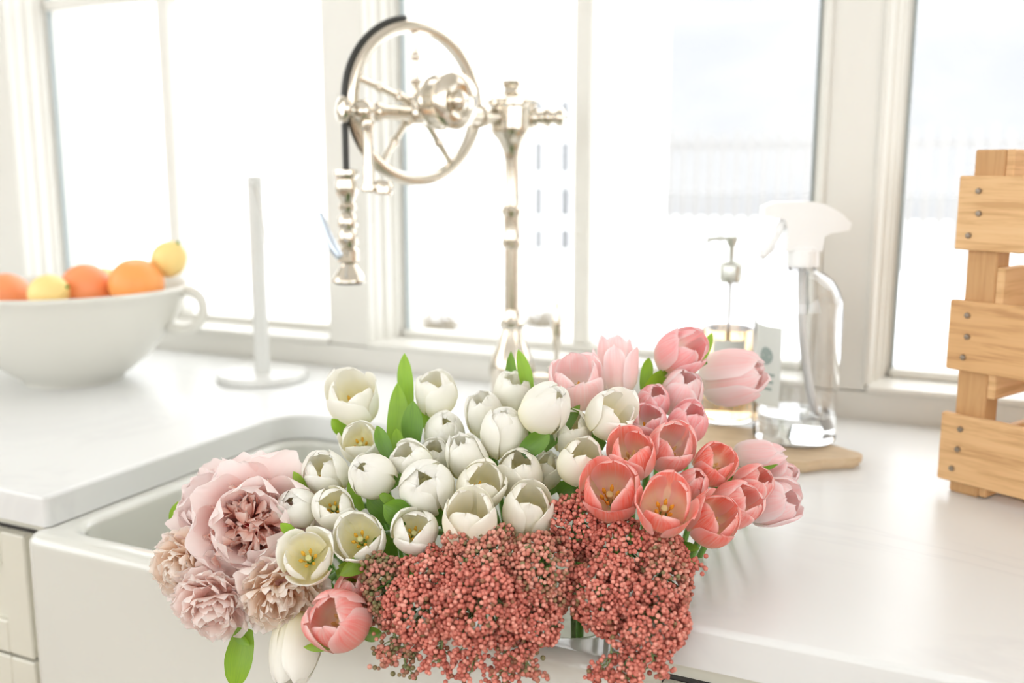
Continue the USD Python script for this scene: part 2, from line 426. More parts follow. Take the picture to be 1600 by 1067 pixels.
def rrect(x0, x1, y0, y1, r, z, n=9):
    pts = []
    for cx, cy, a0 in ((x1 - r, y1 - r, 0), (x0 + r, y1 - r, 90), (x0 + r, y0 + r, 180), (x1 - r, y0 + r, 270)):
        for k in range(n):
            a = math.radians(a0 + 90 * k / (n - 1))
            pts.append((cx + r * math.cos(a), cy + r * math.sin(a), z))
    # subdivided straight runs come from the long quads themselves
    return np.array(pts)


AX0, AX1, AY0, AY1 = -1.042, -0.266, 0.788, 1.335
ZR = CT - .0415
rings = [rrect(AX0 + .01, AX1 - .01, AY0 + .01, AY1 - .01, .012, ZR - .26), rrect(AX0, AX1, AY0, AY1, .02, ZR - .245)]
for k in range(7):
    a = math.radians(90 * k / 6)
    i = .014 * (1 - math.cos(a))
    rings.append(rrect(AX0 + i, AX1 - i, AY0 + i, AY1 - i, .022 - i * .5, ZR - .014 + .014 * math.sin(a)))
RW = .038
for k in range(7):
    a = math.radians(90 * k / 6)
    i = RW - .012 * (1 - math.sin(a))
    rings.append(rrect(AX0 + i, AX1 - i, AY0 + i, AY1 - i, .05, ZR - .012 * (1 - math.cos(a))))
rings.append(rrect(AX0 + RW + .006, AX1 - RW - .006, AY0 + RW + .006, AY1 - RW - .006, .055, ZR - .18))
for k in range(1, 6):
    a = math.radians(90 * k / 5)
    i = RW + .006 + .03 * (1 - math.cos(a))
    rings.append(rrect(AX0 + i, AX1 - i, AY0 + i, AY1 - i, .055, ZR - .18 - .03 * math.sin(a)))
V = np.vstack(rings + [rings[0].mean(0)[None], rings[-1].mean(0)[None]])
n = len(rings[0])
F = [grid_faces(len(rings), n, True)]
j = np.arange(n)
k = (j + 1) % n
m = (len(rings) - 1) * n
F += [np.column_stack([np.full(n, len(V) - 2), k, j]), np.column_stack([np.full(n, len(V) - 1), m + j, m + k])]
sink = thing('farmhouse_sink', 'white glazed apron-front farmhouse sink set under the marble worktop, holding the flowers', 'sink', ((AX0 + AX1) / 2, AY0, ZR - .26))
part(sink, 'basin', trimesh.Trimesh(V, np.vstack(F), process=False), 'porcelain', smooth=50)
part(sink, 'drain', lathe([(0.0, .004), (.03, .004), (.042, .002), (.045, 0)], ((AX0 + AX1) / 2, 1.15, ZR - .2105)), 'nickel')


def cupboard(name, label, x0, x1, fronts):
    t = thing(name, label, 'cabinet', (x0, .84, 0))
    part(t, 'carcass', bx(x0, x1, .842, WY - .01, .09, CT - .0405), 'cabinet_paint', smooth=False)
    part(t, 'plinth', bx(x0, x1, .90, WY - .01, .0, .09), 'cabinet_paint', smooth=False)
    for (nm, a, b, c, d) in fronts:
        part(t, 'reveal', bx(a - .003, b + .003, .8395, .8425, c - .003, d + .003), 'gap_dark', smooth=False)
        f = part(t, nm, cat(bx(a, a + .045, .822, .8395, c, d, .002), bx(b - .045, b, .822, .8395, c, d, .002), bx(a + .0455, b - .0455, .822, .8395, d - .045, d, .002),
                            bx(a + .0455, b - .0455, .822, .8395, c, c + .045, .002), bx(a + .045, b - .045, .832, .8395, c + .045, d - .045)), 'cabinet_paint', smooth=False)
        xm, zm = (a + b) / 2, (d - .075 if nm == 'drawer' else d - .09)
        hw = .055
        part(f, 'pull', cat(tube(bez((xm - hw, .832, zm), (xm - hw, .795, zm), (xm, .79, zm), (xm + hw, .795, zm), (xm + hw, .832, zm)), .005, 10),
                            lathe([(.010, 0), (.010, .004), (.006, .006)], (xm - hw, .832, zm), (0, -1, 0), 16), lathe([(.010, 0), (.010, .004), (.006, .006)], (xm + hw, .832, zm), (0, -1, 0), 16)), 'nickel', label='polished nickel pull')
    return t


DL = [('drawer', -1.58, -1.082, CT - .235, CT - .065), ('drawer', -1.58, -1.082, CT - .48, CT - .24), ('drawer', -1.58, -1.082, CT - .79, CT - .485),
      ('drawer', -2.12, -1.62, CT - .235, CT - .065), ('door', -2.12, -1.62, CT - .79, CT - .24)]
cupboard('base_cabinet', 'cream painted base cabinet with inset drawers left of the sink', XL + .003, -1.046, DL)
cupboard('base_cabinet', 'cream painted base cabinet with inset drawers right of the sink', -.262, XR - .003,
         [('drawer', -.238, .36, CT - .235, CT - .070), ('drawer', -.238, .36, CT - .48, CT - .24), ('drawer', .40, .95, CT - .235, CT - .070), ('door', .40, .95, CT - .79, CT - .24)])
cupboard('sink_cabinet', 'cream painted cabinet doors below the apron of the sink', -1.045, -.263, [])
stage.RemovePrim('/World/sink_cabinet/carcass')
scab = [p for p in stage.Traverse() if p.GetName() == 'sink_cabinet'][0]
sx = UsdGeom.Xform(scab)
sx.loc = np.array((-1.045, .84, 0))
part(sx, 'carcass', bx(-1.0455, -.2625, .842, WY - .01, .09, ZR - .2605), 'cabinet_paint', smooth=False)
for a, b in ((-1.03, -.657), (-.651, -.278)):
    part(sx, 'door', cat(bx(a, b, .832, .8415, .11, ZR - .275), bx(a, a + .05, .824, .832, .11, ZR - .275, .002), bx(b - .05, b, .824, .832, .11, ZR - .275, .002)), 'cabinet_paint', smooth=False)

# ------------------------------------------------------------------ bridge faucet with the wheel
C = np.array([-0.7185, 1.52])
TH = math.radians(245.35)
D = np.array([math.cos(TH), math.sin(TH), 0])
NN = np.array([-math.sin(TH), math.cos(TH), 0])           # towards the right and the camera
tc = (np.array([C[0], C[1], 1.3]) - EYE) @ FWD


def zc(py, xy=C):                                             # height on the vertical through xy seen at row py
    lo, hi = 0.5, 2.5
    for _ in range(50):
        mid = (lo + hi) / 2
        v = np.array([xy[0], xy[1], mid]) - EYE
        y = 533.5 - FPX * (v @ UPV) / (v @ FWD)
        lo, hi = (mid, hi) if y > py else (lo, mid)
    return lo


fa = thing('wheel_faucet', 'polished nickel pulldown faucet with a large spoked wheel standing behind the sink', 'faucet', (C[0], C[1], CT))
PX = tc / FPX
P3 = lambda xy, zz: np.array([xy[0], xy[1], zz])
prof = [(34, 640), (34, 618), (30, 612), (31, 596), (33, 575), (29, 556), (22, 540), (17, 522), (15, 514), (18, 509), (18, 503), (13.5, 498), (11.5, 480), (11, 388), (14.5, 384), (15, 376), (12, 372), (12, 338), (15, 334), (15, 326), (11, 321), (10, 290), (10.5, 250), (13, 236), (20, 220), (29, 208), (30, 200), (30, 166)]
zz = [zc(y) for _, y in prof]
zz[0] = CT
zz[1] = CT + .008
part(fa, 'column', lathe([(r * PX * 1.12, z_) for (r, _), z_ in zip(prof, zz)], (C[0], C[1], 0)), 'nickel', smooth=40)
part(fa, 'cap', lathe([(32, 0), (32, 0), (33, 1)][:1] and [(r * PX * 1.1, zc(y)) for r, y in [(32, 168), (36, 164), (36, 158), (33, 154), (23, 151), (16, 147), (12, 142), (11, 138), (13, 135), (14.5, 130), (13, 126), (0, 124.5)]], (C[0], C[1], 0)), 'nickel', smooth=40)
za = zc(184)
S = lambda s, off=0.0, dz=0.0: P3(C, za) + D * s + NN * off + np.array([0, 0, dz])
# arm: from the stub behind the column to the front ball
Wc = np.array([-.8135, 1.3707, CT + .4993])
Rw = .1255
sw = (Wc[:2] - C) @ D[:2]
offw = (Wc[:2] - C) @ NN[:2]
Lh = sw + Rw + .006
arm = lathe([(0, -.072), (.009, -.070), (.013, -.062), (.013, -.054), (.007, -.050), (.007, -.04), (.013, -.036), (.013, .0), (.013, .055), (.018, .058), (.018, .066), (.013, .070), (.013, sw - .03), (.017, sw - .026), (.017, sw + .026), (.0105, sw + .03),
             (.0105, sw + .08), (.014, sw + .083), (.014, sw + .09), (.009, sw + .094), (.009, Lh - .02)], S(0), D, 28)
part(fa, 'arm', arm, 'nickel', smooth=40)
part(fa, 'side_stub', lathe([(.0, .0), (.016, .0), (.016, .042), (.012, .046), (.012, .052), (.017, .056), (.017, .063), (.011, .066), (.011, .070), (.016, .076), (.016, .084), (.008, .09), (0, .091)], S(0), RGT, 24), 'nickel', smooth=40)
ball = trimesh.creation.icosphere(3, .0175)
ball.apply_translation(S(Lh - .02))
part(fa, 'arm_end_joint', ball, 'nickel', smooth=True)
part(fa, 'arm_end_knob', lathe([(0, 0), (.007, 0), (.007, .014), (.012, .017), (.019, .020), (.020, .024), (.018, .029), (.008, .033), (0, .034)], S(Lh - .012), viewdir(-.85, 0, .5), 28), 'nickel', smooth=40)
# the wheel
ang = np.linspace(0, 2 * math.pi, 96, endpoint=False)
rim_pts = Wc + Rw * 0.93 * (np.cos(ang)[:, None] * D + np.sin(ang)[:, None] * np.array([0, 0, 1.0]))
rimprof = [(-.011, .0), (-.0095, .006), (-.005, .0085), (.0, .0055), (.005, .0085), (.0095, .006), (.011, 0), (.009, -.007), (0, -.0105), (-.009, -.007)]
radial = np.cos(ang)[:, None] * D + np.sin(ang)[:, None] * np.array([0, 0, 1.0])
rv = (Wc + radial[:, None] * (Rw - .0085 + np.array([b for a, b in rimprof]))[None, :, None] + NN * np.array([a for a, b in rimprof])[None, :, None]).reshape(-1, 3)
npf = len(rimprof)
rv = np.vstack([rv, rv[:npf]])
wheel = part(fa, 'wheel', trimesh.Trimesh(rv, grid_faces(97, npf, True), process=False), 'nickel', smooth=50)
for q in range(5):
    a = math.radians(90 + 72 * q)
    dr = math.cos(a) * D + math.sin(a) * np.array([0, 0, 1.0])
    part(wheel, 'spoke', lathe([(.007, .012), (.007, .03), (.0095, .033), (.0095, .037), (.006, .040), (.0055, .065), (.008, .07), (.008, .074), (.0055, .078), (.005, Rw - .016), (.007, Rw - .012)], Wc, dr, 14), 'nickel', smooth=40)
part(wheel, 'hub', lathe([(0, -.02), (.012, -.02), (.017, -.015), (.018, .012), (.012, .016), (.010, .02), (.010, .05), (.014, .054), (.014, .062)], Wc, NN, 28), 'nickel', smooth=40)
part(wheel, 'hub_drum', lathe([(.010, .050), (.034, .054), (.041, .060), (.042, .067), (.039, .071), (.039, .094), (.042, .098), (.042, .104), (.037, .109), (.026, .112), (.021, .1095), (.015, .1095), (.013, .117), (.007, .121), (0, .1215)], Wc, NN, 44), 'nickel', smooth=35)
# hose over the wheel and down to the spray head
SH = Wc + D * (Rw + .0035)
hz = [Wc + (Rw + .0035) * (math.cos(a) * D + math.sin(a) * np.array([0, 0, 1.0])) for a in np.linspace(math.radians(82), 0, 26)]
ztop = zc(272, SH)
hz += [np.array([SH[0], SH[1], SH[2] + (ztop - SH[2]) * s]) for s in np.linspace(.06, 1, 10)]
part(fa, 'hose', tube(hz, .0050, 12), 'rubber', smooth=True, label='black rubber hose')
th_ = (SH - EYE) @ FWD / FPX
hp = [(15, 264), (20, 266), (20.5, 272), (17, 276), (16, 282), (18, 288), (18, 300), (14, 308), (10.5, 316), (14, 320), (14, 326), (9.5, 332), (15, 340), (16, 352), (12, 358), (15, 364), (16, 378), (11.5, 386), (17, 391), (17, 408), (13, 412), (15, 418), (23, 428), (27.5, 436), (27, 440), (22, 441)]
sh = part(fa, 'spray_head', lathe([(r * th_, zc(y, SH)) for r, y in hp][::-1], (SH[0], SH[1], 0)), 'nickel', smooth=40)
part(sh, 'nozzle_face', lathe([(0, zc(443, SH)), (22 * th_, zc(443, SH)), (22.5 * th_, zc(440, SH))], (SH[0], SH[1], 0)), 'rubber')
A0 = P3(SH, 0)
lp = [(532, 402), (522, 394), (514, 374), (506, 348), (500, 333)]
lev = [at(x, y, (SH - EYE) @ FWD - .012) for x, y in lp]
part(sh, 'lever', tube(bez(*lev, n=14), np.interp(np.linspace(0, 1, 14), [0, .3, .8, 1], [.006, .0075, .005, .004]), 12), 'lever_blue', smooth=True, label='pale blue steel spray lever')
# docking rod hanging from the arm end
J = S(Lh - .02)
zr = zc(292, J)
part(fa, 'dock_rod', lathe([(.0, zr - .008), (.011, zr - .007), (.012, zr), (.0085, zr + .006), (.0085, zr + .03), (.007, zr + .034), (.007, J[2] - .03), (.010, J[2] - .026), (.010, J[2] - .014)], (J[0] + NN[0] * .012, J[1] + NN[1] * .012, 0), n=22), 'nickel', smooth=40)
e0 = P3(J + NN * .012, zr)
part(fa, 'dock_magnet', cat(tube(bez(e0, e0 + RGT * .012, e0 + RGT * .02 + [0, 0, .002], n=8), .009, 14), lathe([(0, -.012), (.013, -.011), (.014, 0), (.010, .008), (0, .010)], e0 + RGT * .022, (0, 0, 1), 20)), 'nickel', smooth=40)
# side valve with its lever
hv = atZ(869, 617)
part(fa, 'valve_base', lathe([(.020, CT), (.020, CT + .006), (.013, CT + .010), (.012, CT + .04), (.015, CT + .044), (.015, CT + .05), (.009, CT + .056), (.006, CT + .062)], (hv[0], hv[1], 0), n=24), 'nickel', smooth=40)
zb = CT + .05
part(fa, 'side_lever', lathe([(.004, CT + .06), (.0042, zc(548, hv)), (.007, zc(540, hv)), (.0105, zc(520, hv)), (.0105, zc(503, hv)), (.007, zc(485, hv)), (.003, zc(472, hv)), (0, zc(469, hv))], (hv[0], hv[1], 0), n=20), 'nickel', smooth=40)
part(fa, 'bridge_pipe', tube([P3(C, CT + .042), P3(hv, CT + .030)], .010, 14), 'nickel', smooth=40)

# ------------------------------------------------------------------ bowl of fruit
B = atZ(116, 592)
bowl = thing('mixing_bowl', 'large white ceramic mixing bowl with a loop handle, full of citrus, on the left worktop', 'bowl', (B[0], B[1], CT))
bp = [(0, .004), (.078, .004), (.082, 0), (.090, 0), (.094, .008), (.108, .018), (.140, .044), (.170, .077), (.196, .115), (.212, .150), (.219, .166), (.225, .170), (.227, .177), (.223, .182), (.217, .180), (.212, .168), (.204, .148), (.188, .112), (.160, .076), (.130, .046), (.095, .022), (0, .014)]
part(bowl, 'body', lathe([(r, CT + z_) for r, z_ in bp], (B[0], B[1], 0), n=72, cap=False), 'ceramic', smooth=50)
hd = np.array([RGT[0] * .985 + .05, RGT[1], 0])
hd /= np.linalg.norm(hd)
hb = np.array([B[0], B[1], CT])
part(bowl, 'handle', tube(bez(hb + hd * .216 + [0, 0, .168], hb + hd * .262 + [0, 0, .19], hb + hd * .282 + [0, 0, .12], hb + hd * .24 + [0, 0, .075], hb + hd * .186 + [0, 0, .105], n=22), .0095, 14), 'ceramic', smooth=True)


def fruit(kind, label, px, py, t, rpx, look, seed, tip=None):
    c = at(px, py, t)
    r = rpx / FPX * t
    o = thing(kind, label, kind, c, group=None)
    ico = trimesh.creation.icosphere(4, 1.0)
    v = np.array(ico.vertices)
    if kind == 'lemon':
        ax = np.array([0, 0, 1.0])
        h = v[:, 2]
        sc = np.sqrt(np.maximum(1 - h ** 2, 0))
        v[:, 2] = h * 1.12 + np.sign(h) * .16 * np.clip((np.abs(h) - .86) / .14, 0, 1) ** 2
    else:
        v[:, 2] *= .94
        v[:, 2] -= .06 * np.exp(-((v[:, 0] ** 2 + v[:, 1] ** 2) / .03)) * np.sign(v[:, 2])
    v *= r * (1 + .02 * (meshkit.noise(v * 2.2 + seed) - .5))[:, None]
    R = trimesh.transformations.rotation_matrix(seed * 1.7, [1, .3 + seed % 3, .2])[:3, :3] if kind != 'lemon' else trimesh.geometry.align_vectors([0, 0, 1], tip)[:3, :3]
    v = v @ R.T
    part(o, 'peel', trimesh.Trimesh(v + c, ico.faces, process=False), look, smooth=True)
    nd = R @ np.array([0, 0, 1.0])
    k = 1.27 if kind == 'lemon' else .86
    part(o, 'stem_button', lathe([(0, .004), (.0025, .0035), (.004, 0), (.003, -.004)], c + nd * r * k, nd, 10), 'stem_green')


tb = (np.array([B[0], B[1], CT + .17]) - EYE) @ FWD
fruit('lemon', 'pale lemon perched highest at the right rim of the bowl', 264, 405, tb - .02, 27, 'lemon_peel', 1, viewdir(.5, .6, .4))
fruit('orange', 'bright orange beneath the perched lemon in the bowl', 213, 444, tb - .06, 42, 'orange_peel', 2)
fruit('orange', 'reddish orange in the middle of the bowl', 136, 452, tb - .04, 40, 'tangerine_peel', 3)
fruit('lemon', 'pale lemon at the front left rim of the bowl', 76, 458, tb - .10, 29, 'lemon_peel', 4, viewdir(.9, .25, .3))
fruit('orange', 'orange at the left end of the bowl, mostly hidden by the rim', 8, 466, tb + .0, 40, 'tangerine_peel', 5)
fruit('lemon', 'whitish lemon at the back of the bowl behind the oranges', 160, 448, tb + .09, 30, 'lemon_peel', 6, viewdir(.8, .3, .5))

# ------------------------------------------------------------------ paper towel stand
T = atZ(411, 592)
tw = thing('towel_stand', 'white marble paper towel stand without a roll, on the worktop beside the bowl', 'paper towel holder', (T[0], T[1], CT))
part(tw, 'base', lathe([(0, CT), (.083, CT), (.086, CT + .003), (.086, CT + .011), (.083, CT + .015), (0, CT + .015)], (T[0], T[1], 0), n=64), 'marble_light', smooth=40)
zt = zc(275, T)
part(tw, 'post', lathe([(.0145, CT + .015), (.0145, zt - .001), (.0135, zt), (0, zt)], (T[0], T[1], 0), n=40), 'marble_light', smooth=40)
tt = (np.array([T[0], T[1], 1.3]) - EYE) @ FWD
part(tw, 'peg', lathe([(0, .022), (.006, .021), (.007, .018), (.007, .0)], at(397, 287, tt), -FWD, 20), 'marble_light')
part(tw, 'spring_arm', tube(np.vstack([bez(at(398, 290, tt - .022), at(404, 315, tt - .024), at(414, 345, tt - .024), at(416, 378, tt - .022)), bez(at(416, 382, tt - .022), at(420, 372, tt - .022), at(427, 380, tt - .022), at(426, 393, tt - .022), n=10)]), .0016, 8), 'wire', smooth=True)

# ------------------------------------------------------------------ board with the two bottles
bc = atZ(1215, 697, CT + .016)
tipp = atZ(1347, 712, CT + .016)
bd = (tipp - bc)[:2] / np.linalg.norm((tipp - bc)[:2])
bn = np.array([-bd[1], bd[0]])
Lt = np.linalg.norm((tipp - bc)[:2])
sil = [(-.22, .012), (-.21, .045), (-.16, .075), (-.08, .086), (0, .082), (.05, .066), (Lt * .6, .044), (Lt * .82, .026), (Lt * .95, .017), (Lt, .009)]
outl = [bc[:2] + bd * s + bn * w for s, w in sil] + [bc[:2] + bd * s - bn * w for s, w in sil[::-1]]
bpoly = Polygon(outl).buffer(.012).buffer(-.012).simplify(.0005)
bz = cat(prism(bpoly.buffer(-.008), CT, CT + .004), prism(bpoly.buffer(-.003), CT + .004, CT + .009), prism(bpoly, CT + .009, CT + .0145), prism(bpoly.buffer(-.0015), CT + .0145, CT + .016))
single('wooden_board', bz, 'board_wood', 'flat pale wooden board with a narrow tip lying under the two glass bottles', 'cutting board', smooth=False)


def shell(prof_out, wall, base):
    """outer profile (r, z) upward from the base -> closed glass profile"""
    inner = [(max(r - wall, .0005), z_) for r, z_ in prof_out if z_ > base and r > wall]
    return [(0, prof_out[0][1])] + prof_out + inner[::-1] + [(inner[0][0], base), (0, base)]


ZB = CT + .0165
K = atZ(1240, 684, ZB)
tk = (K - EYE) @ FWD
kk = tk / FPX
sp = thing('spray_bottle', 'clear glass spray bottle with a white trigger head on the wooden board', 'spray bottle', (K[0], K[1], ZB))
o = [(.052, ZB), (.057, ZB + .003), (.0585, ZB + .010), (.0585, ZB + .185), (.0575, ZB + .200), (.052, ZB + .217), (.043, ZB + .230), (.031, ZB + .239), (.020, ZB + .244), (.0175, ZB + .250), (.0175, ZB + .262)]
part(sp, 'bottle', lathe(shell(o, .003, ZB + .012), (K[0], K[1], 0), n=64, cap=False), 'glass', smooth=45)
part(sp, 'liquid', lathe([(0, ZB + .0125), (.0553, ZB + .0125), (.0553, ZB + .040), (0, ZB + .040)], (K[0], K[1], 0), n=64, cap=False), 'water', smooth=45)
part(sp, 'collar', lathe([(.021, ZB + .248), (.0225, ZB + .250), (.0215, ZB + .272), (.017, ZB + .276), (0, ZB + .276)], (K[0], K[1], 0), n=32), 'nozzle_white')
kx = RGT
ky = np.array([-RGT[1], RGT[0], 0])
hs = [(-.026, .272), (.022, .272), (.024, .292), (.034, .297), (.058, .301), (.060, .309), (.046, .322), (.024, .334), (.0, .338), (-.045, .337), (-.058, .331), (-.058, .320), (-.030, .316), (-.024, .300)]
hm = trimesh.creation.extrude_polygon(Polygon(hs).buffer(.003).buffer(-.0015), .026, engine='earcut')
hv_ = np.array(hm.vertices)
hm = trimesh.Trimesh(np.array([K[0], K[1], ZB]) + hv_[:, :1] * kx + hv_[:, 1:2] * np.array([0, 0, 1.0]) + (hv_[:, 2:] - .013) * ky, hm.faces)
part(sp, 'trigger_head', hm, 'nozzle_white', smooth=30)
kb = np.array([K[0], K[1], ZB])
part(sp, 'trigger', tube(bez(kb - kx * .028 + [0, 0, .312], kb - kx * .036 + [0, 0, .295], kb - kx * .044 + [0, 0, .275], kb - kx * .058 + [0, 0, .262]), .0055, 10), 'nozzle_white', smooth=True)
part(sp, 'dip_tube', tube(bez(kb + [0, 0, .26], kb + [0, 0, .16], kb + kx * .012 + [0, 0, .09], kb + kx * .035 + [0, 0, .016]), .0058, 12), 'nozzle_white', smooth=True)


def wrap(center, r, a0, a1, z0, z1, thick=.0004, n=20):
    """a label wrapped on a cylinder, angles measured from the camera-facing direction, positive to the right"""
    th = np.radians(np.linspace(a0, a1, n))
    f0 = (EYE - center)
    f0[2] = 0
    f0 /= np.linalg.norm(f0)
    s0 = np.cross([0, 0, 1.0], f0)
    ring = np.cos(th)[:, None] * f0 + np.sin(th)[:, None] * s0
    c2 = np.array([center[0], center[1], 0])
    rows = [c2 + ring * (r + e) + [0, 0, z_] for e, z_ in ((0, z0), (thick, z0), (thick, z1), (0, z1), (0, z0))]
    return trimesh.Trimesh(np.vstack(rows), grid_faces(5, n), process=False)


lb = part(sp, 'label', wrap(K, .0587, -78, -22, ZB + .055, ZB + .168), 'label_paper', label='grey paper label with a dark round emblem')
def wrap_disc(center, r, a0, z0, rad, n=20):
    f0 = EYE - center
    f0[2] = 0
    f0 /= np.linalg.norm(f0)
    s0 = np.cross([0, 0, 1.0], f0)
    pts = [(0, 0)] + [(rad * math.cos(k / n * 6.28318), rad * math.sin(k / n * 6.28318)) for k in range(n)]
    v = [np.array([center[0], center[1], z0 + y]) + r * (math.cos(math.radians(a0) + x / r) * f0 + math.sin(math.radians(a0) + x / r) * s0) for x, y in pts]
    return trimesh.Trimesh(np.array(v), np.array([[0, k + 1, (k + 1) % n + 1] for k in range(n)]), process=False)


part(lb, 'emblem', wrap_disc(K, .0594, -46, ZB + .126, .0125), 'label_ink')
for q in range(3):
    part(lb, 'print_line', wrap(K, .0592, -62 + 2 * q, -30 - 2 * q, ZB + .098 - q * .010, ZB + .102 - q * .010, .0003, 8), 'label_ink')

Q = atZ(1133, 655, ZB)
so = thing('soap_bottle', 'clear glass soap bottle with amber liquid and a grey pump on the wooden board', 'soap dispenser', (Q[0], Q[1], ZB))
q_ = ((Q - EYE) @ FWD) / FPX
zq = lambda y: zc(y, Q)
o2 = [(38 * q_, ZB), (41 * q_, ZB + .003), (42.5 * q_, ZB + .010), (42.5 * q_, zq(505)), (40 * q_, zq(488)), (32 * q_, zq(470)), (22 * q_, zq(455)), (15 * q_, zq(445)), (13 * q_, zq(438)), (13 * q_, zq(430))]
part(so, 'bottle', lathe(shell(o2, .0028, ZB + .008), (Q[0], Q[1], 0), n=56, cap=False), 'glass', smooth=45)
part(so, 'liquid', lathe([(0, ZB + .0085), (42.5 * q_ - .0032, ZB + .0085), (42.5 * q_ - .0032, zq(512)), (0, zq(512))], (Q[0], Q[1], 0), n=56, cap=False), 'soap', smooth=45)
part(so, 'collar', lathe([(15 * q_, zq(440)), (17 * q_, zq(436)), (17 * q_, zq(416)), (13 * q_, zq(409)), (5 * q_, zq(406))], (Q[0], Q[1], 0), n=32), 'steel_pump', smooth=40)
part(so, 'pump', cat(lathe([(4 * q_, zq(408)), (4 * q_, zq(386)), (7 * q_, zq(382)), (9 * q_, zq(374)), (9 * q_, zq(369)), (0, zq(368))], (Q[0], Q[1], 0), n=20),
                     tube(bez(P3(Q, zq(373)), P3(Q, zq(372)) - RGT * .02, P3(Q, zq(371)) - RGT * .03, P3(Q, zq(377)) - RGT * .037), .0032, 10)), 'steel_pump', smooth=40)
part(so, 'dip_tube', tube(bez(P3(Q, zq(436)), P3(Q, ZB + .02)), .0025, 8), 'nozzle_white', smooth=True)
lb2 = part(so, 'label', wrap(Q, 42.5 * q_ + .0002, -30, 36, zq(590), zq(525)), 'label_paper')

# ------------------------------------------------------------------ wooden crate
O = atZ(1482, 766)
ca = np.array([.888, -.46, 0])
ca /= np.linalg.norm(ca)
cb = np.array([-ca[1], ca[0], 0])
CWD, CDP, CH = .36, .30, .4225
cr = thing('wooden_crate', 'honey brown slatted wooden crate standing on the worktop at the right', 'crate', (O[0], O[1], CT))
PW, PT = .037, .032
rng = random.Random(3)
for (u, v) in ((0, 0), (CWD - PW, 0), (0, CDP - PT), (CWD - PW, CDP - PT)):
    part(cr, 'post', obx(O + ca * u + cb * v, ca, cb, PW, PT, CT, CT + CH, .002), 'crate_post_wood', smooth=False)
fz = [(.016, .102), (.157, .243), (.304, .392)]
for k_, (a, b) in enumerate(fz):
    s_ = part(cr, 'front_slat', obx(O - ca * .011 - cb * .0115 + cb * .0, ca, cb, CWD + .02, .011, CT + a, CT + b, .0018), 'crate_wood_%d' % (k_ % 3 + 1), smooth=False)
    for q in range(3):
        c = O + ca * (.010 + rng.uniform(-.004, .005) + .003 * q) - cb * .0125
        c[2] = CT + a + (b - a) * (.2 + .3 * q)
        part(s_, 'nail', lathe([(0, .0025), (.0028, .0022), (.0036, .0006), (.0036, -.001)], c, -cb, 12), 'nail_metal')
    part(cr, 'back_slat', obx(O - ca * .008 + cb * CDP, ca, cb, CWD + .016, .011, CT + a, CT + b, .0018), 'crate_wood_%d' % ((k_ + 1) % 3 + 1), smooth=False)
for k_, (a, b) in enumerate([(.002, .085), (.125, .285), (.335, .4225)]):
    part(cr, 'side_slat', obx(O + ca * PW + cb * .001, ca, cb, .010, CDP - .002, CT + a, CT + b, .0015), 'crate_wood_%d' % ((k_ + 1) % 3 + 1), smooth=False)
    part(cr, 'side_slat', obx(O + ca * (CWD - PW - .010) + cb * .001, ca, cb, .010, CDP - .002, CT + a, CT + b, .0015), 'crate_wood_%d' % ((k_ + 2) % 3 + 1), smooth=False)
for k_ in range(3):
    part(cr, 'floor_slat', obx(O + ca * (PW + .012) + cb * (.034 + k_ * .08), ca, cb, CWD - 2 * PW - .024, .072, CT + .002, CT + .012, .0015), 'crate_wood_%d' % (k_ % 3 + 1), smooth=False)

# ------------------------------------------------------------------ flowers
FLOOR = ZR - .205


def petal(base, ax, th0, R, L, rt, W, flare, seed, tipn=0.0, curl=0.0, nu=13, nv=9, wave=0.0, tipw=0.75):
    """one cupped petal: base point, bloom axis, azimuth, radius, length, tip radius (in R), half width (in R)"""
    rg = np.random.default_rng(seed)
    a, b, t = frame(ax)
    u = np.linspace(0, 1, nu) ** 0.9
    v = np.linspace(-1, 1, nv)
    rr = PchipInterpolator([0, .10, .30, .52, .80, 1], [.10, .55, .92, 1.0, .5 + .5 * rt + .13 * (1 - min(rt, 1)), rt])(u) * R
    hh = PchipInterpolator([0, .10, .30, .52, .80, 1], [0, .03, .19, .45, .82, 1 - .10 * max(rt - .6, 0) - .22 * max(rt - 1, 0)])(u) * L
    ws = PchipInterpolator([0, .2, .5, .75, .92, .98, 1], [.22, .72, 1.0, .55 + .5 * tipw, tipw * .8, tipw * .42, .03])(u) * W * R
    U, Vv = np.meshgrid(u, v, indexing='ij')
    phi = np.clip(ws[:, None] / np.maximum(rr[:, None], .3 * R), 0, 1.35) * Vv
    p1, p2, p3 = rg.uniform(0, 6.28, 3)
    rad = rr[:, None] * (1 + flare * Vv ** 2 * U + curl * (1 - Vv ** 2) * U ** 3)
    rad = rad + R * (.05 * np.sin(3.1 * U + p1) * np.sin(2.2 * Vv + p2) + wave * U * np.sin(5 * Vv + p3) * np.abs(Vv))
    h = hh[:, None] + L * (-.05 * Vv ** 2 * U + .02 * np.sin(4 * Vv + p1) * U) - L * tipn * np.exp(-(Vv / .3) ** 2) * U ** 6
    P = base + rad[..., None] * (np.cos(th0 + phi)[..., None] * a + np.sin(th0 + phi)[..., None] * b) + h[..., None] * t
    uv = np.stack([(Vv + 1) / 2, U], -1).reshape(-1, 2)
    return (P.reshape(-1, 3), grid_faces(nu, nv)), uv


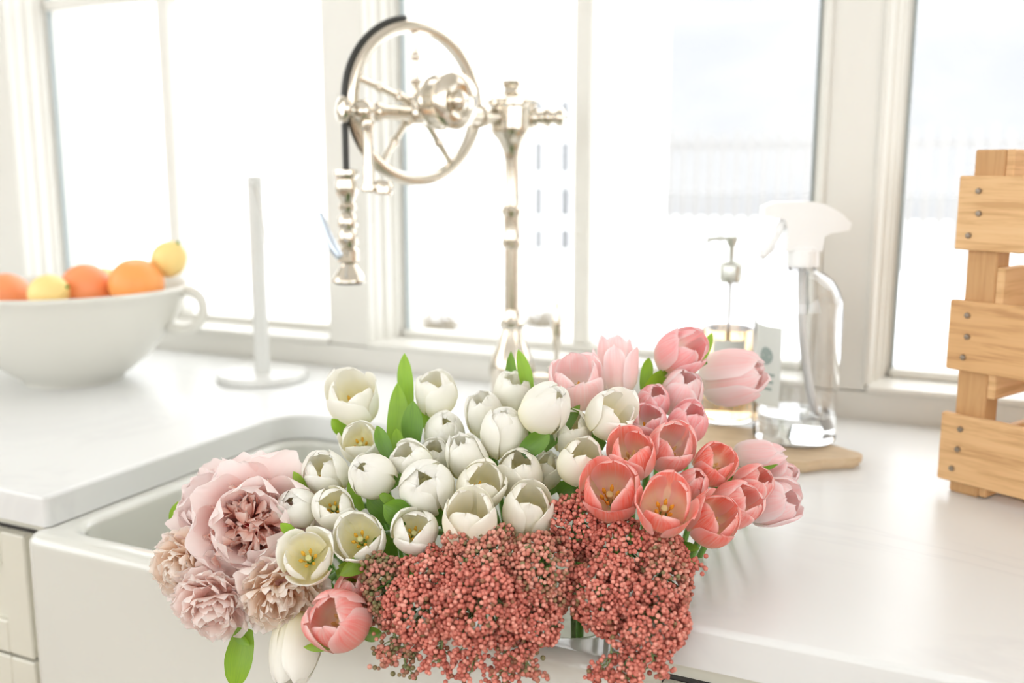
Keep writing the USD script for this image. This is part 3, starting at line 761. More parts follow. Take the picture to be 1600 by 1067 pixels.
def leaf(parent, pts, t0, t1, w, look, bend=0.0, fold=.25, seed=0, nrm=None):
    """a lance-shaped leaf: pixel base and tip with their depths, half width in px"""
    P0, P1 = at(pts[0][0], pts[0][1], t0), at(pts[1][0], pts[1][1], t1)
    ax = P1 - P0
    Lg = np.linalg.norm(ax)
    n_ = -FWD if nrm is None else viewdir(*nrm)
    side = np.cross(ax, n_)
    side /= np.linalg.norm(side)
    nn = np.cross(side, ax / Lg)
    u = np.linspace(0, 1, 18)
    v = np.linspace(-1, 1, 7)
    ww = PchipInterpolator([0, .25, .5, .75, .92, 1], [.55, .88, 1.0, .8, .36, .0])(u) * w / FPX * (t0 + t1) / 2
    U, Vv = np.meshgrid(u, v, indexing='ij')
    P = P0 + U[..., None] * ax + (bend * Lg * 4 * U * (1 - U))[..., None] * side + (ww[:, None] * Vv)[..., None] * side
    P = P + ((np.abs(Vv) ** 1.5 * fold * ww[:, None]) + .06 * Lg * np.sin(U * 3.0 + seed) * U + .10 * ww[:, None] * np.sin(7 * U + seed) * Vv)[..., None] * nn
    uv = np.stack([(Vv + 1) / 2, U], -1).reshape(-1, 2)
    part(parent, 'leaf', (P.reshape(-1, 3), grid_faces(18, 7)), look, uv=uv)


COUNT = [0]


def stem_target(c):
    x = np.clip(-.66 + (c[0] + .66) * .85, -.97, -.345)
    y = np.clip(.88 + (c[1] - .74) * .95, .86, 1.22)
    return np.array([x, y, FLOOR + .012])


def build_tulip(label, px, py, t, size, axis, open_, look, Lr=2.25, leaves=(), stam='anther', group='white tulips in the sink', tipn=.05, W=1.02, twist=None, name='tulip', tipw=.66, wave=.0, flare=None):
    COUNT[0] += 1
    sd = COUNT[0] * 31
    rg = np.random.default_rng(sd)
    R = size / 2 / FPX * t * (1.0 if open_ < .8 else .92)
    ax = viewdir(*axis)
    L = R * Lr
    c = at(px, py, t)
    base = c - ax * L * .5
    o = thing(name, label, 'tulip', base, group)
    rt = .10 + .95 * open_
    tw = rg.uniform(0, 2) if twist is None else twist
    for ring in range(2):
        for q in range(3):
            th = tw + q * 2.094 + ring * 1.047 + rg.uniform(-.1, .1)
            k = rg.uniform(-.08, .12)
            Rr = R * ((.86 if ring == 0 else 1.0) + rg.uniform(-.025, .025))
            rq = (rt - .06 + .5 * k) if ring == 0 else (rt + .10 + rg.uniform(-.10, .16))
            m_, uv = petal(base + ax * (.002 if ring == 0 else 0), ax, th, Rr, L * (rg.uniform(.93, 1.02) if ring == 0 else rg.uniform(.90, 1.03)), max(rq, .10), W * (.92 if ring == 0 else .98) * rg.uniform(.93, 1.05),
                           (rg.uniform(-.10, .04) if flare is None else flare), sd + ring * 3 + q, tipn * rg.uniform(.3, 1.5), rg.uniform(-.06, .10) + .1 * max(open_ - .7, 0), wave=wave + rg.uniform(0, .02), tipw=tipw * rg.uniform(.85, 1.1))
            part(o, 'petal', m_, look, uv=uv)
    if open_ > .3:
        st = []
        for q in range(6):
            th = q * 1.047 + .3
            a, b, tt_ = frame(ax)
            dr = math.cos(th) * a + math.sin(th) * b
            p0, p1 = base + dr * R * .14 + ax * L * .10, base + dr * R * (.24 + .1 * open_) + ax * L * (.40 + rg.uniform(-.03, .05))
            st.append(tube([p0, p0 * .45 + p1 * .55, p0 * .4 + p1 * .6, p1 * .8 + p0 * .2, p1], [R * .025, R * .025, R * .065, R * .07, R * .03], 7))
        part(o, 'stamens', cat(*st), stam, smooth=True)
        part(o, 'pistil', lathe([(R * .07, 0), (R * .08, L * .25), (R * .07, L * .3), (R * .13, L * .34), (R * .10, L * .37), (0, L * .37)], base + ax * L * .04, ax, 10), 'pistil', smooth=True)
    tg = stem_target(base)
    if base[1] < .87:                                # hangs over the front rim: the stem passes above the rim first
        c1, c2 = base - ax * .03 + np.array([0, .02, .0]), np.array([base[0], .90, max(base[2], ZR + .05) + .03])
        tg = np.array([tg[0], max(tg[1], 1.0), tg[2]])
    else:
        c1, c2 = base - ax * .03 - np.array([0, 0, .02]), base * .5 + tg * .5 + np.array([0, .02, 0])
    part(o, 'stem', tube(bez(base + ax * .004, c1, c2, tg, n=18), np.linspace(.0036, .0030, 18), 9), 'stem_green', smooth=True)
    for lf in leaves:
        leaf(o, *lf[:5], **(lf[5] if len(lf) > 5 else {}))
    return o


BUNCH = []


def tulip(*a, **k):
    BUNCH.append((list(a), k))


def settle(rounds=60):
    """moves touching blooms apart along their lines of sight, a little at a time, so that petals rest beside each other"""
    n = len(BUNCH)
    t0 = np.array([a[3] for a, k in BUNCH])
    t = t0.copy()
    d = np.array([ray(a[1], a[2]) for a, k in BUNCH])
    rad = np.array([a[4] / 2 / FPX for a, k in BUNCH])
    for _ in range(rounds):
        P = EYE + d * t[:, None]
        for i in range(n):
            for j in range(i + 1, n):
                gap = np.linalg.norm(P[i] - P[j]) - 1.0 * (rad[i] * t[i] + rad[j] * t[j])
                if gap < 0:
                    sgn = 1 if t[i] >= t[j] else -1
                    t[i] += sgn * .0008
                    t[j] -= sgn * .0008
        t = np.clip(t, t0 - .035, t0 + .045)
    for (a, k), new, old in zip(BUNCH, t, t0):
        a[3] = float(new)
        if len(a) > 9:
            a[9] = [(lf[0], lf[1] + new - old, lf[2] + new - old, *lf[3:]) for lf in a[9]]
        if 'leaves' in k:
            k['leaves'] = [(lf[0], lf[1] + new - old, lf[2] + new - old, *lf[3:]) for lf in k['leaves']]
        build_tulip(*a, **k)


def cr4(cx, cy):
    return 420 + .36558 * cx, 530 + .36558 * cy


def cr5(cx, cy):
    return 820 + .35601 * cx, 500 + .35601 * cy


def cr3(cx, cy):
    return 220 + .36265 * cx, 680 + .36265 * cy


WT, CRM = 'tulip_white', 'tulip_cream'
LB, LD = 'leaf_bright', 'leaf_deep'
tulip('white tulip standing clear at the far back left of the bunch with orange stamens showing', *cr4(357, 250), 1.09, 84, (-.05, .66, .75), .72, WT, 1.95,
      [((cr4(330, 420), cr4(268, 338)), 1.09, 1.08, 11, LB, dict(bend=.05)), ((cr4(395, 430), cr4(405, 350)), 1.10, 1.10, 6, LB)], twist=.3)
tulip('white tulip at the back beside the tallest upright green leaf', *cr4(712, 225), 1.09, 68, (-.05, .75, .62), .45, WT, 2.1,
      [((cr4(600, 300), cr4(580, 58)), 1.10, 1.10, 12.5, LB, dict(bend=-.02))], twist=1.2)
tulip('plump closed white tulip tucked under the back tulip, right of the broad dark leaf', *cr4(750, 395), 1.04, 66, (.1, .55, .8), .15, WT, 2.2,
      [((cr4(610, 470), cr4(618, 262)), 1.03, 1.03, 17, LD, dict(fold=.15)), ((cr4(690, 400), cr4(660, 280)), 1.06, 1.07, 10, LB)])
tulip('small half open white tulip just below the far back left tulip', *cr4(390, 440), 1.05, 66, (0, .50, .86), .68, WT, 1.85,
      [((cr4(520, 520), cr4(462, 368)), 1.02, 1.03, 12, LD), ((cr4(525, 520), cr4(550, 185)), 1.07, 1.08, 17, LB, dict(bend=.05)), ((cr4(560, 490), cr4(545, 380)), 1.03, 1.04, 9, LB)])
tulip('white tulip with two rounded lobes at the left, above the star centred tulip', *cr4(240, 570), 1.01, 72, (-.15, .6, .75), .35, WT, 2.0,
      [((cr4(160, 650), cr4(105, 565)), 1.00, 1.00, 8, LB), ((cr4(400, 730), cr4(340, 610)), .99, 1.0, 9, LB)])
tulip('smooth closed white tulip leaning over the dark leaves left of centre', *cr4(435, 576), .975, 74, (-.25, .42, .87), .12, WT, 2.35,
      [((cr4(560, 770), cr4(420, 660)), .99, .99, 22, LD), ((cr4(540, 700), cr4(470, 660)), .97, .97, 8, LB)])
tulip('white tulip half hidden behind the largest closed tulip', *cr4(605, 520), 1.02, 66, (-.3, .6, .7), .4, WT, 2.1,
      [((cr4(500, 640), cr4(560, 560)), 1.0, 1.01, 12, LD)])
tulip('white tulip peeping out between three others at the centre of the bunch', *cr4(705, 505), 1.03, 56, (.1, .65, .7), .4, WT, 2.1, [((cr4(760, 560), cr4(960, 500)), 1.03, 1.03, 12, LD)])
tulip('largest closed white tulip at the centre of the bunch with overlapping petals', *cr4(672, 630), .965, 88, (-.05, .45, .85), .18, WT, 2.2,
      [((cr4(600, 760), cr4(490, 705)), .955, .95, 22, LD, dict(fold=.5)), ((cr4(720, 800), cr4(700, 640)), .99, .99, 22, LD)])
tulip('white tulip with one tall petal standing up at the centre of the bunch', *cr4(845, 505), 1.0, 66, (-.2, .75, .6), .3, WT, 2.5, tipn=-.12)
tulip('rounded white tulip opening to the upper right at the middle front', *cr4(910, 625), .965, 76, (.25, .62, .7), .5, CRM, 1.95)
tulip('tall egg shaped white tulip at the top centre of the bunch', *cr4(1005, 392), 1.0, 76, (0, .68, .68), .12, WT, 2.45,
      [((cr4(1130, 430), cr4(1110, 330)), 1.03, 1.03, 16, LD)])
tulip('pale white tulip behind the egg shaped tulip at the back', *cr4(925, 320), 1.08, 62, (-.2, .8, .5), .4, WT, 2.5, [((cr4(1035, 300), cr4(1035, 50)), 1.14, 1.15, 10, LD)])
tulip('white tulip at the very back centre with three lobes against the worktop', *cr4(1050, 232), 1.09, 66, (.1, .8, .5), .55, WT, 2.1,
      [((cr4(1115, 260), cr4(1065, 42)), 1.08, 1.08, 11, LB, dict(bend=.03))])
tulip('oval white tulip lying sideways in front of the open blush tulip', *cr4(1190, 290), 1.0, 80, (.38, .50, .75), .10, WT, 2.3,
      [((cr4(1170, 470), cr4(1330, 280)), 1.02, 1.03, 13, LD), ((cr4(1080, 490), cr4(1200, 395)), 1.0, 1.0, 17, LD)])
tulip('white tulip with pinched petals right of the middle front tulip', *cr4(1070, 572), .975, 76, (.05, .62, .72), .32, CRM, 2.1)
tulip('narrow white tulip showing a small dark gap between its petals', *cr4(1185, 560), 1.0, 54, (.15, .7, .65), .42, CRM, 2.1, [((cr4(1130, 660), cr4(1260, 610)), 1.0, 1.0, 12, LD)])
tulip('cream white tulip at the front right edge, cup opening above the berries', *cr4(1108, 728), .945, 84, (.12, .68, .66), .5, CRM, 2.0, W=1.0)
tulip('cream white tulip at the middle front sunk into the berry sprigs', *cr4(858, 765), .945, 88, (.05, .76, .6), .62, CRM, 1.9, W=1.0)
tulip('small white tulip with a star shaped yellow opening at the front', *cr4(622, 820), .94, 74, (.08, .52, .80), .5, WT, 1.75, [((cr4(520, 960), cr4(470, 820)), .98, .97, 20, LD)], twist=.2)
tulip('open white tulip with yellow centre in the front row, middle of three', *cr4(387, 848), .93, 82, (.0, .42, .9), .78, WT, 1.75,
      [((cr4(290, 1010), cr4(440, 975)), .95, .95, 15, LB, dict(fold=.4))])
tulip('wide open white tulip lowest at the front left beside the peonies', *cr4(165, 930), .925, 92, (.05, .40, .9), .85, WT, 1.7,
      [((cr4(110, 830), cr4(50, 785)), .94, .93, 9, LB), ((cr4(470, 910), cr4(300, 1010)), .95, .93, 14, LB)], twist=.6)
tulip('white tulip with a neat star shaped gap and yellow anthers at the left', *cr4(276, 716), .965, 68, (.08, .40, .9), .42, WT, 1.7, twist=.9)
tulip('closed white bud shaped tulip next to the pink peony heart', *cr4(120, 715), .97, 62, (-.2, .45, .85), .10, WT, 2.1)
tulip('open white tulip facing right at the border with the coral tulips', *cr5(378, 415), 1.0, 76, (.35, .55, .75), .7, WT, 1.95, [((cr5(350, 555), cr5(250, 500)), 1.02, 1.02, 12, LD)])
tulip('white tulip behind the tall petalled one at the border with the coral tulips', *cr5(205, 490), 1.01, 68, (-.1, .62, .75), .4, CRM, 2.2)
tulip('white tulip with upright pointed petal directly above the reddest berries', *cr5(250, 622), .965, 72, (.15, .62, .72), .5, CRM, 2.1, [((cr5(150, 770), cr5(260, 700)), .99, .99, 18, LD)], tipn=-.05)
tulip('drooping white tulip hanging head down below the peonies over the sink apron', *cr3(665, 925), .945, 84, (-.10, -.80, .45), .35, WT, 2.8, W=.85, tipn=-.04)

G2 = 'pink and coral tulips in the sink'
tulip('coral pink tulip alone at the lower left between peonies and berries', *cr3(845, 795), .895, 98, (-.18, .42, .82), .42, 'tulip_salmon', 2.15,
      [((cr3(840, 905), cr3(700, 912)), .89, .88, 8, LB), ((cr3(960, 860), cr3(1040, 850)), .90, .90, 12, LD), ((cr3(1000, 600), cr3(850, 560)), .96, .95, 18, LB)], group=G2, stam='anther_pale')
tulip('pale coral tulip mostly hidden behind the lone lower left pink tulip', *cr3(915, 665), .935, 60, (.1, .7, .65), .25, 'tulip_salmon', 2.0, group=G2)
tulip('open blush tulip with orange stamens at the back next to the white tulips', *cr5(225, 275), 1.05, 84, (-.08, .72, .66), .78, 'tulip_blush', 1.9, group=G2)
tulip('pale blush tulip with tall pointed petals fanned upright at the back', *cr5(400, 195), 1.09, 76, (-.08, .92, .30), .82, 'tulip_blush', 2.6, group=G2, W=.72, tipw=.6,
      leaves=[((cr5(520, 310), cr5(545, 165)), 1.1, 1.12, 10, LB)])
tulip('pink tulip seen sideways at the top, tilted right against the window', *cr5(690, 142), 1.10, 76, (.45, .38, .75), .5, 'tulip_pink', 2.15,
      [((cr5(640, 240), cr5(515, 300)), 1.12, 1.06, 15, LB), ((cr5(765, 190), cr5(822, 55)), 1.14, 1.14, 8, LB), ((cr5(760, 270), cr5(660, 245)), 1.13, 1.12, 14, LB), ((cr5(800, 185), cr5(670, 245)), 1.12, 1.12, 4, LD)], group=G2, stam='anther_pale')
tulip('large soft pink tulip sticking out at the far right in front of the soap bottle', *cr5(920, 245), 1.16, 94, (.72, .12, .55), .32, 'tulip_blush', 2.2, group=G2)
tulip('deep pink tulip right behind the white border tulips', *cr5(565, 355), 1.05, 54, (.1, .6, .75), .35, 'tulip_pink', 2.1, group=G2)
tulip('pink tulip below the tilted top tulip, petals overlapping like shingles', *cr5(690, 320), 1.07, 68, (.2, .72, .6), .35, 'tulip_blush', 2.3, group=G2)
tulip('rosy pink tulip with streaked petals at the middle of the pink group', *cr5(715, 450), 1.03, 62, (.25, .65, .7), .4, 'tulip_pink', 2.3, group=G2)
tulip('pink tulip wedged between the white border tulip and the coral cups', *cr5(540, 455), 1.02, 62, (-.1, .62, .75), .5, 'tulip_pink', 2.1, group=G2)
tulip('coral tulip with cupped petals at the heart of the coral group', *cr5(640, 555), .985, 78, (.1, .55, .8), .5, 'tulip_salmon', 2.0, group=G2, stam='anther_pale')
tulip('coral tulip opening to the left beside the white tulips', *cr5(470, 590), .975, 76, (-.12, .62, .75), .62, 'tulip_coral', 2.0, group=G2, stam='anther_pale')
tulip('coral tulip with a pale cream centre at the right of the coral group', *cr5(835, 630), .99, 66, (.25, .52, .8), .66, 'tulip_coral', 1.95, group=G2, stam='anther_pale')
tulip('large open coral tulip with yellow anthers directly above the berries', *cr5(372, 752), .925, 94, (-.10, .55, .82), .78, 'tulip_coral', 1.95, group=G2, twist=.4)
tulip('biggest open coral tulip with streaked petals at the right front', *cr5(615, 815), .92, 100, (-.05, .50, .85), .80, 'tulip_coral', 2.0, group=G2, twist=1.3)
tulip('small closed coral tulip nestled behind the biggest open one', *cr5(735, 715), .965, 50, (.2, .6, .75), .2, 'tulip_salmon', 2.1, group=G2)
tulip('coral tulip with cream inside at the lower right front, pointed lower petal', *cr5(830, 870), .93, 82, (.22, .50, .82), .6, 'tulip_coral', 2.1,
      [((cr5(690, 985), cr5(765, 1005)), .93, .92, 7, LD)], group=G2, stam='anther_pale')
tulip('coral tulip behind the lower right front cup, petals curling', *cr5(935, 810), .97, 74, (.45, .45, .75), .5, 'tulip_salmon', 2.1, group=G2)
tulip('pale pink tulip lying at the right end of the bunch over the worktop', *cr5(1090, 800), 1.03, 78, (.65, .25, .7), .45, 'tulip_blush', 2.2,
      [((cr5(875, 705), cr5(1112, 632)), 1.0, 1.03, 5, LD, dict(fold=.6))], group=G2)
tulip('whitish blush tulip above the thin green leaf at the right end', *cr5(1030, 596), 1.06, 54, (.85, .12, .4), .2, 'tulip_blush', 3.0, group=G2)
tulip('small blush tulip farthest right behind the lying pale tulip', *cr5(1130, 690), 1.07, 46, (.6, .5, .6), .3, 'tulip_blush', 2.2, group=G2)
tulip('rosy tulip half buried between the coral cups near the berries', *cr5(1000, 720), 1.0, 64, (.4, .5, .75), .4, 'tulip_salmon', 2.1, group=G2)

settle()

# peonies ---------------------------------------------------------------------
def frill(base, dirn, up, L, W, seed, cup=.35, jag=.10, nu=9, nv=9, curlin=.5, amp=1.0):
    """a ruffled petal growing from base along dirn, curling towards up"""
    rg = np.random.default_rng(seed)
    dirn = dirn / np.linalg.norm(dirn)
    side = np.cross(dirn, up)
    side /= np.linalg.norm(side) + 1e-9
    nn = np.cross(side, dirn)
    u = np.linspace(0, 1, nu)
    v = np.linspace(-1, 1, nv)
    u = u ** .85
    ww = PchipInterpolator([0, .25, .58, .80, .92, 1], [.22, .72, 1.0, .95, .78, .50])(u) * W
    U, Vv = np.meshgrid(u, v, indexing='ij')
    ph = rg.uniform(0, 6.28, 4)
    ext = 1 - .13 * Vv ** 2 * U + jag * U ** 2 * (np.sin(4.1 * Vv + ph[0]) * .6 + np.sin(9 * Vv + ph[1]) * .4)
    lift = cup * (U ** 2 * curlin + .75 * (W / L) * Vv ** 2 * (.3 + .7 * U)) + amp * (.07 * U * np.sin(3.4 * Vv + ph[2]) + .05 * U ** 3 * np.sin(8 * Vv + ph[1]) + .03 * np.sin(6 * U + ph[3]) * U)
    P = base + dirn * (U * ext * L)[..., None] + side * (ww[:, None] * Vv * (1 - .12 * cup * Vv ** 2))[..., None] + nn * (lift * L)[..., None]
    uv = np.stack([(Vv + 1) / 2, U], -1).reshape(-1, 2)
    return P.reshape(-1, 3), grid_faces(nu, nv), uv


def peony(label, c, ax, R, guard_look, heart_look, n_guard, n_mid, n_frill, seed, stigma=False, leaves=(), guard_len=1.0, pom=False):
    rg = np.random.default_rng(seed)
    ax = ax / np.linalg.norm(ax)
    a, b, t = frame(ax)
    base = c - ax * R * .55
    o = thing('peony', label, 'peony', base, 'peonies at the left front of the sink')
    rings = [(n_guard, -5, 1.0 * guard_len, .56, .30), (n_guard, 22, .98 * guard_len, .52, .38), (n_mid, 48, .92, .44, .55)]
    if pom:
        rings = [(n_guard, -8, .98, .46, .25), (n_guard, 12, .98, .42, .3)]
    for ring, (n_, el, Lr, Wr, cup) in enumerate(rings):
        for q in range(n_):
            th = 2 * math.pi * (q + .5 * ring) / n_ + rg.uniform(-.2, .2)
            e = math.radians(el + rg.uniform(-9, 9))
            rd = math.cos(th) * a + math.sin(th) * b
            dr = math.cos(e) * rd + math.sin(e) * ax
            up = ax if ring < 2 else ax * .3 - rd
            P, f_, uv = frill(base + ax * R * .12 * ring + rd * R * .06 * ring, dr, up, R * Lr * rg.uniform(.92, 1.08), R * Wr * rg.uniform(.9, 1.15), seed * 100 + ring * 40 + q, cup=cup, jag=.05, nu=12, nv=13, amp=.8)
            part(o, 'petal', (P, f_), guard_look, uv=uv)
    vs, fs, us, k = [], [], [], 0
    for q in range(n_frill):
        s = (q + .5) / n_frill
        th = q * 2.399963 + rg.uniform(-.2, .2)
        rd, tang = math.cos(th) * a + math.sin(th) * b, -math.sin(th) * a + math.cos(th) * b
        if pom:
            el = math.radians(88 - 92 * s ** .6 + rg.uniform(-7, 7))
            up = ax * .8 - rd * .5 + tang * rg.uniform(-.7, .7)
            dq = math.cos(el) * rd + math.sin(el) * ax
            st, Lg, Wd = base + ax * R * .24 + rd * R * .12 * math.sqrt(s) + dq * R * .28, R * rg.uniform(.46, .64), R * rg.uniform(.24, .36)
        else:
            el = math.radians(88 - 42 * math.sqrt(s) + rg.uniform(-6, 6))
            up = tang * rg.choice([-1, 1]) + rd * rg.uniform(-1.2, .4)
            st, Lg, Wd = base + ax * R * .42 + rd * R * .36 * math.sqrt(s), R * rg.uniform(.32, .46), R * rg.uniform(.15, .24)
        dr = math.cos(el) * rd + math.sin(el) * ax
        P, f_, uv = frill(st, dr, up, Lg, Wd, seed * 1000 + q, cup=.30, jag=(.06 if pom else .08), nu=8, nv=9, curlin=.6, amp=(1.0 if pom else 1.3))
        if q < 30:
            part(o, 'inner_petal', (P, f_), heart_look, uv=uv)
        else:
            vs.append(P), fs.append(f_ + k), us.append(uv)
            k += len(P)
    part(o, 'petal_frills', (np.vstack(vs), np.vstack(fs)), heart_look, uv=np.vstack(us), kind='stuff')
    if stigma:
        part(o, 'stigma', cat(*[lathe([(.0025, 0), (.003, .006), (0, .010)], base + ax * R * .58 + (math.cos(x) * a + math.sin(x) * b) * .004, ax + .4 * (math.cos(x) * a + math.sin(x) * b), 8) for x in (0, 2.1, 4.2)]), 'stigma_red', label='dark red stigma')
    tg = np.array([np.clip(base[0] * .7 - .2, -.95, -.5), 1.0, FLOOR + .012])
    mid = np.array([base[0] * .9 - .05, .90, max(base[2] + .03, ZR + .03)])
    part(o, 'stem', tube(bez(base - ax * .002, base - ax * .04, mid, tg, n=16), .0042, 9), 'stem_green', smooth=True)
    for lf in leaves:
        leaf(o, *lf[:5], **(lf[5] if len(lf) > 5 else {}))


peony('big pink peony with a deep coral ruffled heart, uppermost of the peonies', at(396, 822, .985), viewdir(.22, .22, .85), .073, 'peony_guard', 'peony_heart', 8, 8, 72, 11, True,
      [((cr3(150, 415), cr3(163, 282)), 1.05, 1.05, 8, LB, dict(bend=-.08)), ((cr3(200, 395), cr3(150, 385)), 1.02, 1.03, 8, LB)], guard_len=1.12)
peony('pale pink peony at the back with broad smooth petals above the coral hearted one', at(345, 790, 1.03), viewdir(-.35, .55, .7), .058, 'peony_guard', 'peony_blush', 8, 7, 70, 12)
peony('pale cream pink peony at the far left of the flowers', at(287, 885, .985), viewdir(-.28, -.02, .9), .041, 'peony_blush', 'peony_cream', 9, 7, 56, 13, pom=True)
peony('frilly pale pink peony lowest at the left, hanging over the sink apron', at(330, 950, .955), viewdir(-.12, -.45, .85), .043, 'peony_blush', 'peony_blush', 9, 7, 56, 14, pom=True,
      leaves=[((cr3(452, 830), cr3(404, 1092)), .965, .965, 22, LB, dict(fold=.35)), ((cr3(400, 850), cr3(470, 905)), .965, .96, 8, LB)])
peony('cream peony with tan frills between the big pink peony and the drooping white tulip', at(440, 930, .945), viewdir(.22, -.32, .85), .046, 'peony_blush', 'peony_cream', 9, 7, 60, 15, pom=True)

# berry sprigs ------------------------------------------------------------------
ICO = trimesh.creation.icosphere(1, 1.0)
IV, IF_ = np.array(ICO.vertices), np.array(ICO.faces)


def sprig(label, px, py, rx, ry, t, look, seed, foot=None, dens=1.0, br=.00218):
    rg = np.random.default_rng(seed)
    c = at(px, py, t)
    sx, sy = (rx - 8) / FPX * t, (ry - 8) / FPX * t
    sz = .55 * min(sx, sy) + .018
    rtA, upA, toA = RGT, UPV, -FWD
    o = thing('berry_sprig', label, 'rice flower', c - toA * sz, 'berry sprigs hanging over the front of the sink')
    N = int(dens * 1.05 * math.pi * sx * sy / (.0148 ** 2) + 6)
    heads = []
    for q in range(N * 30):
        d = rg.normal(size=3)
        d /= np.linalg.norm(d)
        if d[2] < -.25:
            continue
        p = np.array([d[0] * sx, d[1] * sy, d[2] * sz]) * rg.uniform(.86, 1.05)
        if all(np.linalg.norm(p - h[0]) > .0132 for h in heads):
            heads.append((p, d))
        if len(heads) >= N * 1.5:
            break
    bv, stems = [], []
    for p, d in heads:
        g = np.array([d[0] / sx, d[1] / sy, d[2] / sz])
        g /= np.linalg.norm(g)
        g = g * .8 + np.array([0, .1, .45]) + rg.normal(size=3) * .15
        g /= np.linalg.norm(g)
        n_ = int(rg.uniform(24, 34))
        rc = rg.uniform(.0078, .0105)
        a, b, _ = frame(g)
        for q in range(n_):
            z_ = 1 - 1.25 * (q + .5) / n_
            r_ = math.sqrt(max(1 - z_ * z_, 0))
            th = q * 2.399963 + rg.uniform(-.25, .25)
            off = (r_ * math.cos(th) * a + r_ * math.sin(th) * b) * rc + g * (z_ * rc * .75) + rg.normal(size=3) * .0007
            bv.append((p + off, br * rg.uniform(.80, 1.12)))
        root = np.array([p[0] * .35, p[1] * .35, -sz * .6])
        stems.append(tube([root, root * .5 + p * .5 + rg.normal(size=3) * .003, p], [.0012, .0009, .0007], 5))
    cs = np.array([x for x, _ in bv])
    rs = np.array([x for _, x in bv])
    M = np.stack([rtA, upA, toA])
    V_ = (cs[:, None] + rs[:, None, None] * IV[None]).reshape(-1, 3) @ M + c
    F_ = (np.arange(len(cs))[:, None, None] * len(IV) + IF_[None]).reshape(-1, 3)
    part(o, 'berries', trimesh.Trimesh(V_, F_, process=False), look, uv=np.repeat(rg.uniform(0, 1, (len(cs), 1)), len(IV), 0) * [1, 0], kind='stuff')
    st = cat(*stems)
    back = c - toA * sz
    ft = np.array([c[0] * .8 - .12, .98, FLOOR + .015]) if foot is None else foot
    mid = np.array([back[0], .86, max(back[2], ZR + .03)])
    st2 = trimesh.Trimesh(np.array(st.vertices) @ M + c, st.faces, process=False)
    part(o, 'branchlets', st2, 'sprig_green', smooth=True, kind='stuff')
    part(o, 'stem', tube(bez(c - toA * sz * .2, back, mid, ft, n=14), .0026, 8), 'sprig_green', smooth=True)


def wisp(parent_label, px, py, px2, py2, t, look, seed, n=9):
    """a loose drooping spray: a bare stalk with a few small berry heads"""
    rg = np.random.default_rng(seed)
    P0, P1 = at(px, py, t), at(px2, py2, t - .006)
    o = thing('berry_spray', parent_label, 'rice flower', P0, 'loose berry sprays drooping below the sprigs')
    ln = P1 - P0
    st = [tube(bez(P0, P0 + ln * .5 + RGT * .004, P1, n=8), .0009, 6)]
    bv = []
    for q in range(n):
        s = .25 + .75 * (q + .5) / n
        q0 = P0 + ln * s
        q1 = q0 + RGT * rg.uniform(-.013, .013) - UPV * rg.uniform(.002, .010) - FWD * rg.uniform(-.004, .006)
        st.append(tube([q0, (q0 + q1) / 2 + UPV * .001, q1], .0006, 5))
        for k_ in range(int(rg.uniform(5, 12))):
            bv.append((q1 + rg.normal(size=3) * .0036, .00225 * rg.uniform(.8, 1.1)))
    cs, rs = np.array([x for x, _ in bv]), np.array([x for _, x in bv])
    V_ = (cs[:, None] + rs[:, None, None] * IV[None]).reshape(-1, 3)
    F_ = (np.arange(len(cs))[:, None, None] * len(IV) + IF_[None]).reshape(-1, 3)
    part(o, 'berries', trimesh.Trimesh(V_, F_, process=False), look, uv=np.repeat(rg.uniform(0, 1, (len(cs), 1)), len(IV), 0) * [1, 0], kind='stuff')
    part(o, 'stalk', cat(*st), 'sprig_green', smooth=True)


SPR = [('coral berry sprig at the upper left of the mass below the star centred white tulip', 676, 900, 58, 42, .915, 'berry_coral'),
       ('greenish brown berry sprig at the far left end beside the lone pink tulip', 605, 920, 36, 60, .925, 'berry_green'),
       ('coral berry sprig at the left middle of the mass', 660, 955, 62, 52, .89, 'berry_coral'),
       ('rounded coral berry sprig directly under the sunken cream tulip', 760, 880, 66, 56, .912, 'berry_dusty'),
       ('large coral berry sprig bulging forward at the left centre', 752, 945, 72, 66, .875, 'berry_coral'),
       ('coral berry sprig in the middle right under the front right cream tulip', 838, 898, 56, 66, .905, 'berry_dusty'),
       ('coral berry sprig at the centre bottom of the left mass', 830, 965, 48, 46, .885, 'berry_coral'),
       ('deep red berry sprig reaching up between white and coral tulips', 900, 822, 42, 50, .945, 'berry_coral'),
       ('deep red berry sprig below the open coral tulips', 975, 862, 66, 48, .925, 'berry_coral'),
       ('coral berry sprig at the centre of the right mass', 945, 930, 62, 58, .895, 'berry_coral'),
       ('bright coral berry sprig at the lower right bulging towards the viewer', 1010, 965, 66, 60, .875, 'berry_coral'),
       ('coral berry sprig at the right edge over the worktop corner', 1036, 905, 42, 62, .905, 'berry_dusty'),
       ('short coral berry sprig under the lower right coral tulip', 1048, 862, 26, 24, .925, 'berry_coral'),
       ('small coral berry sprig poking up in front of the sunken cream tulip', 712, 842, 22, 22, .915, 'berry_dusty')]
for i, (lb_, x, y, a, b, t, lk) in enumerate(SPR):
    sprig(lb_, x, y, a, b, t, lk, 500 + i)
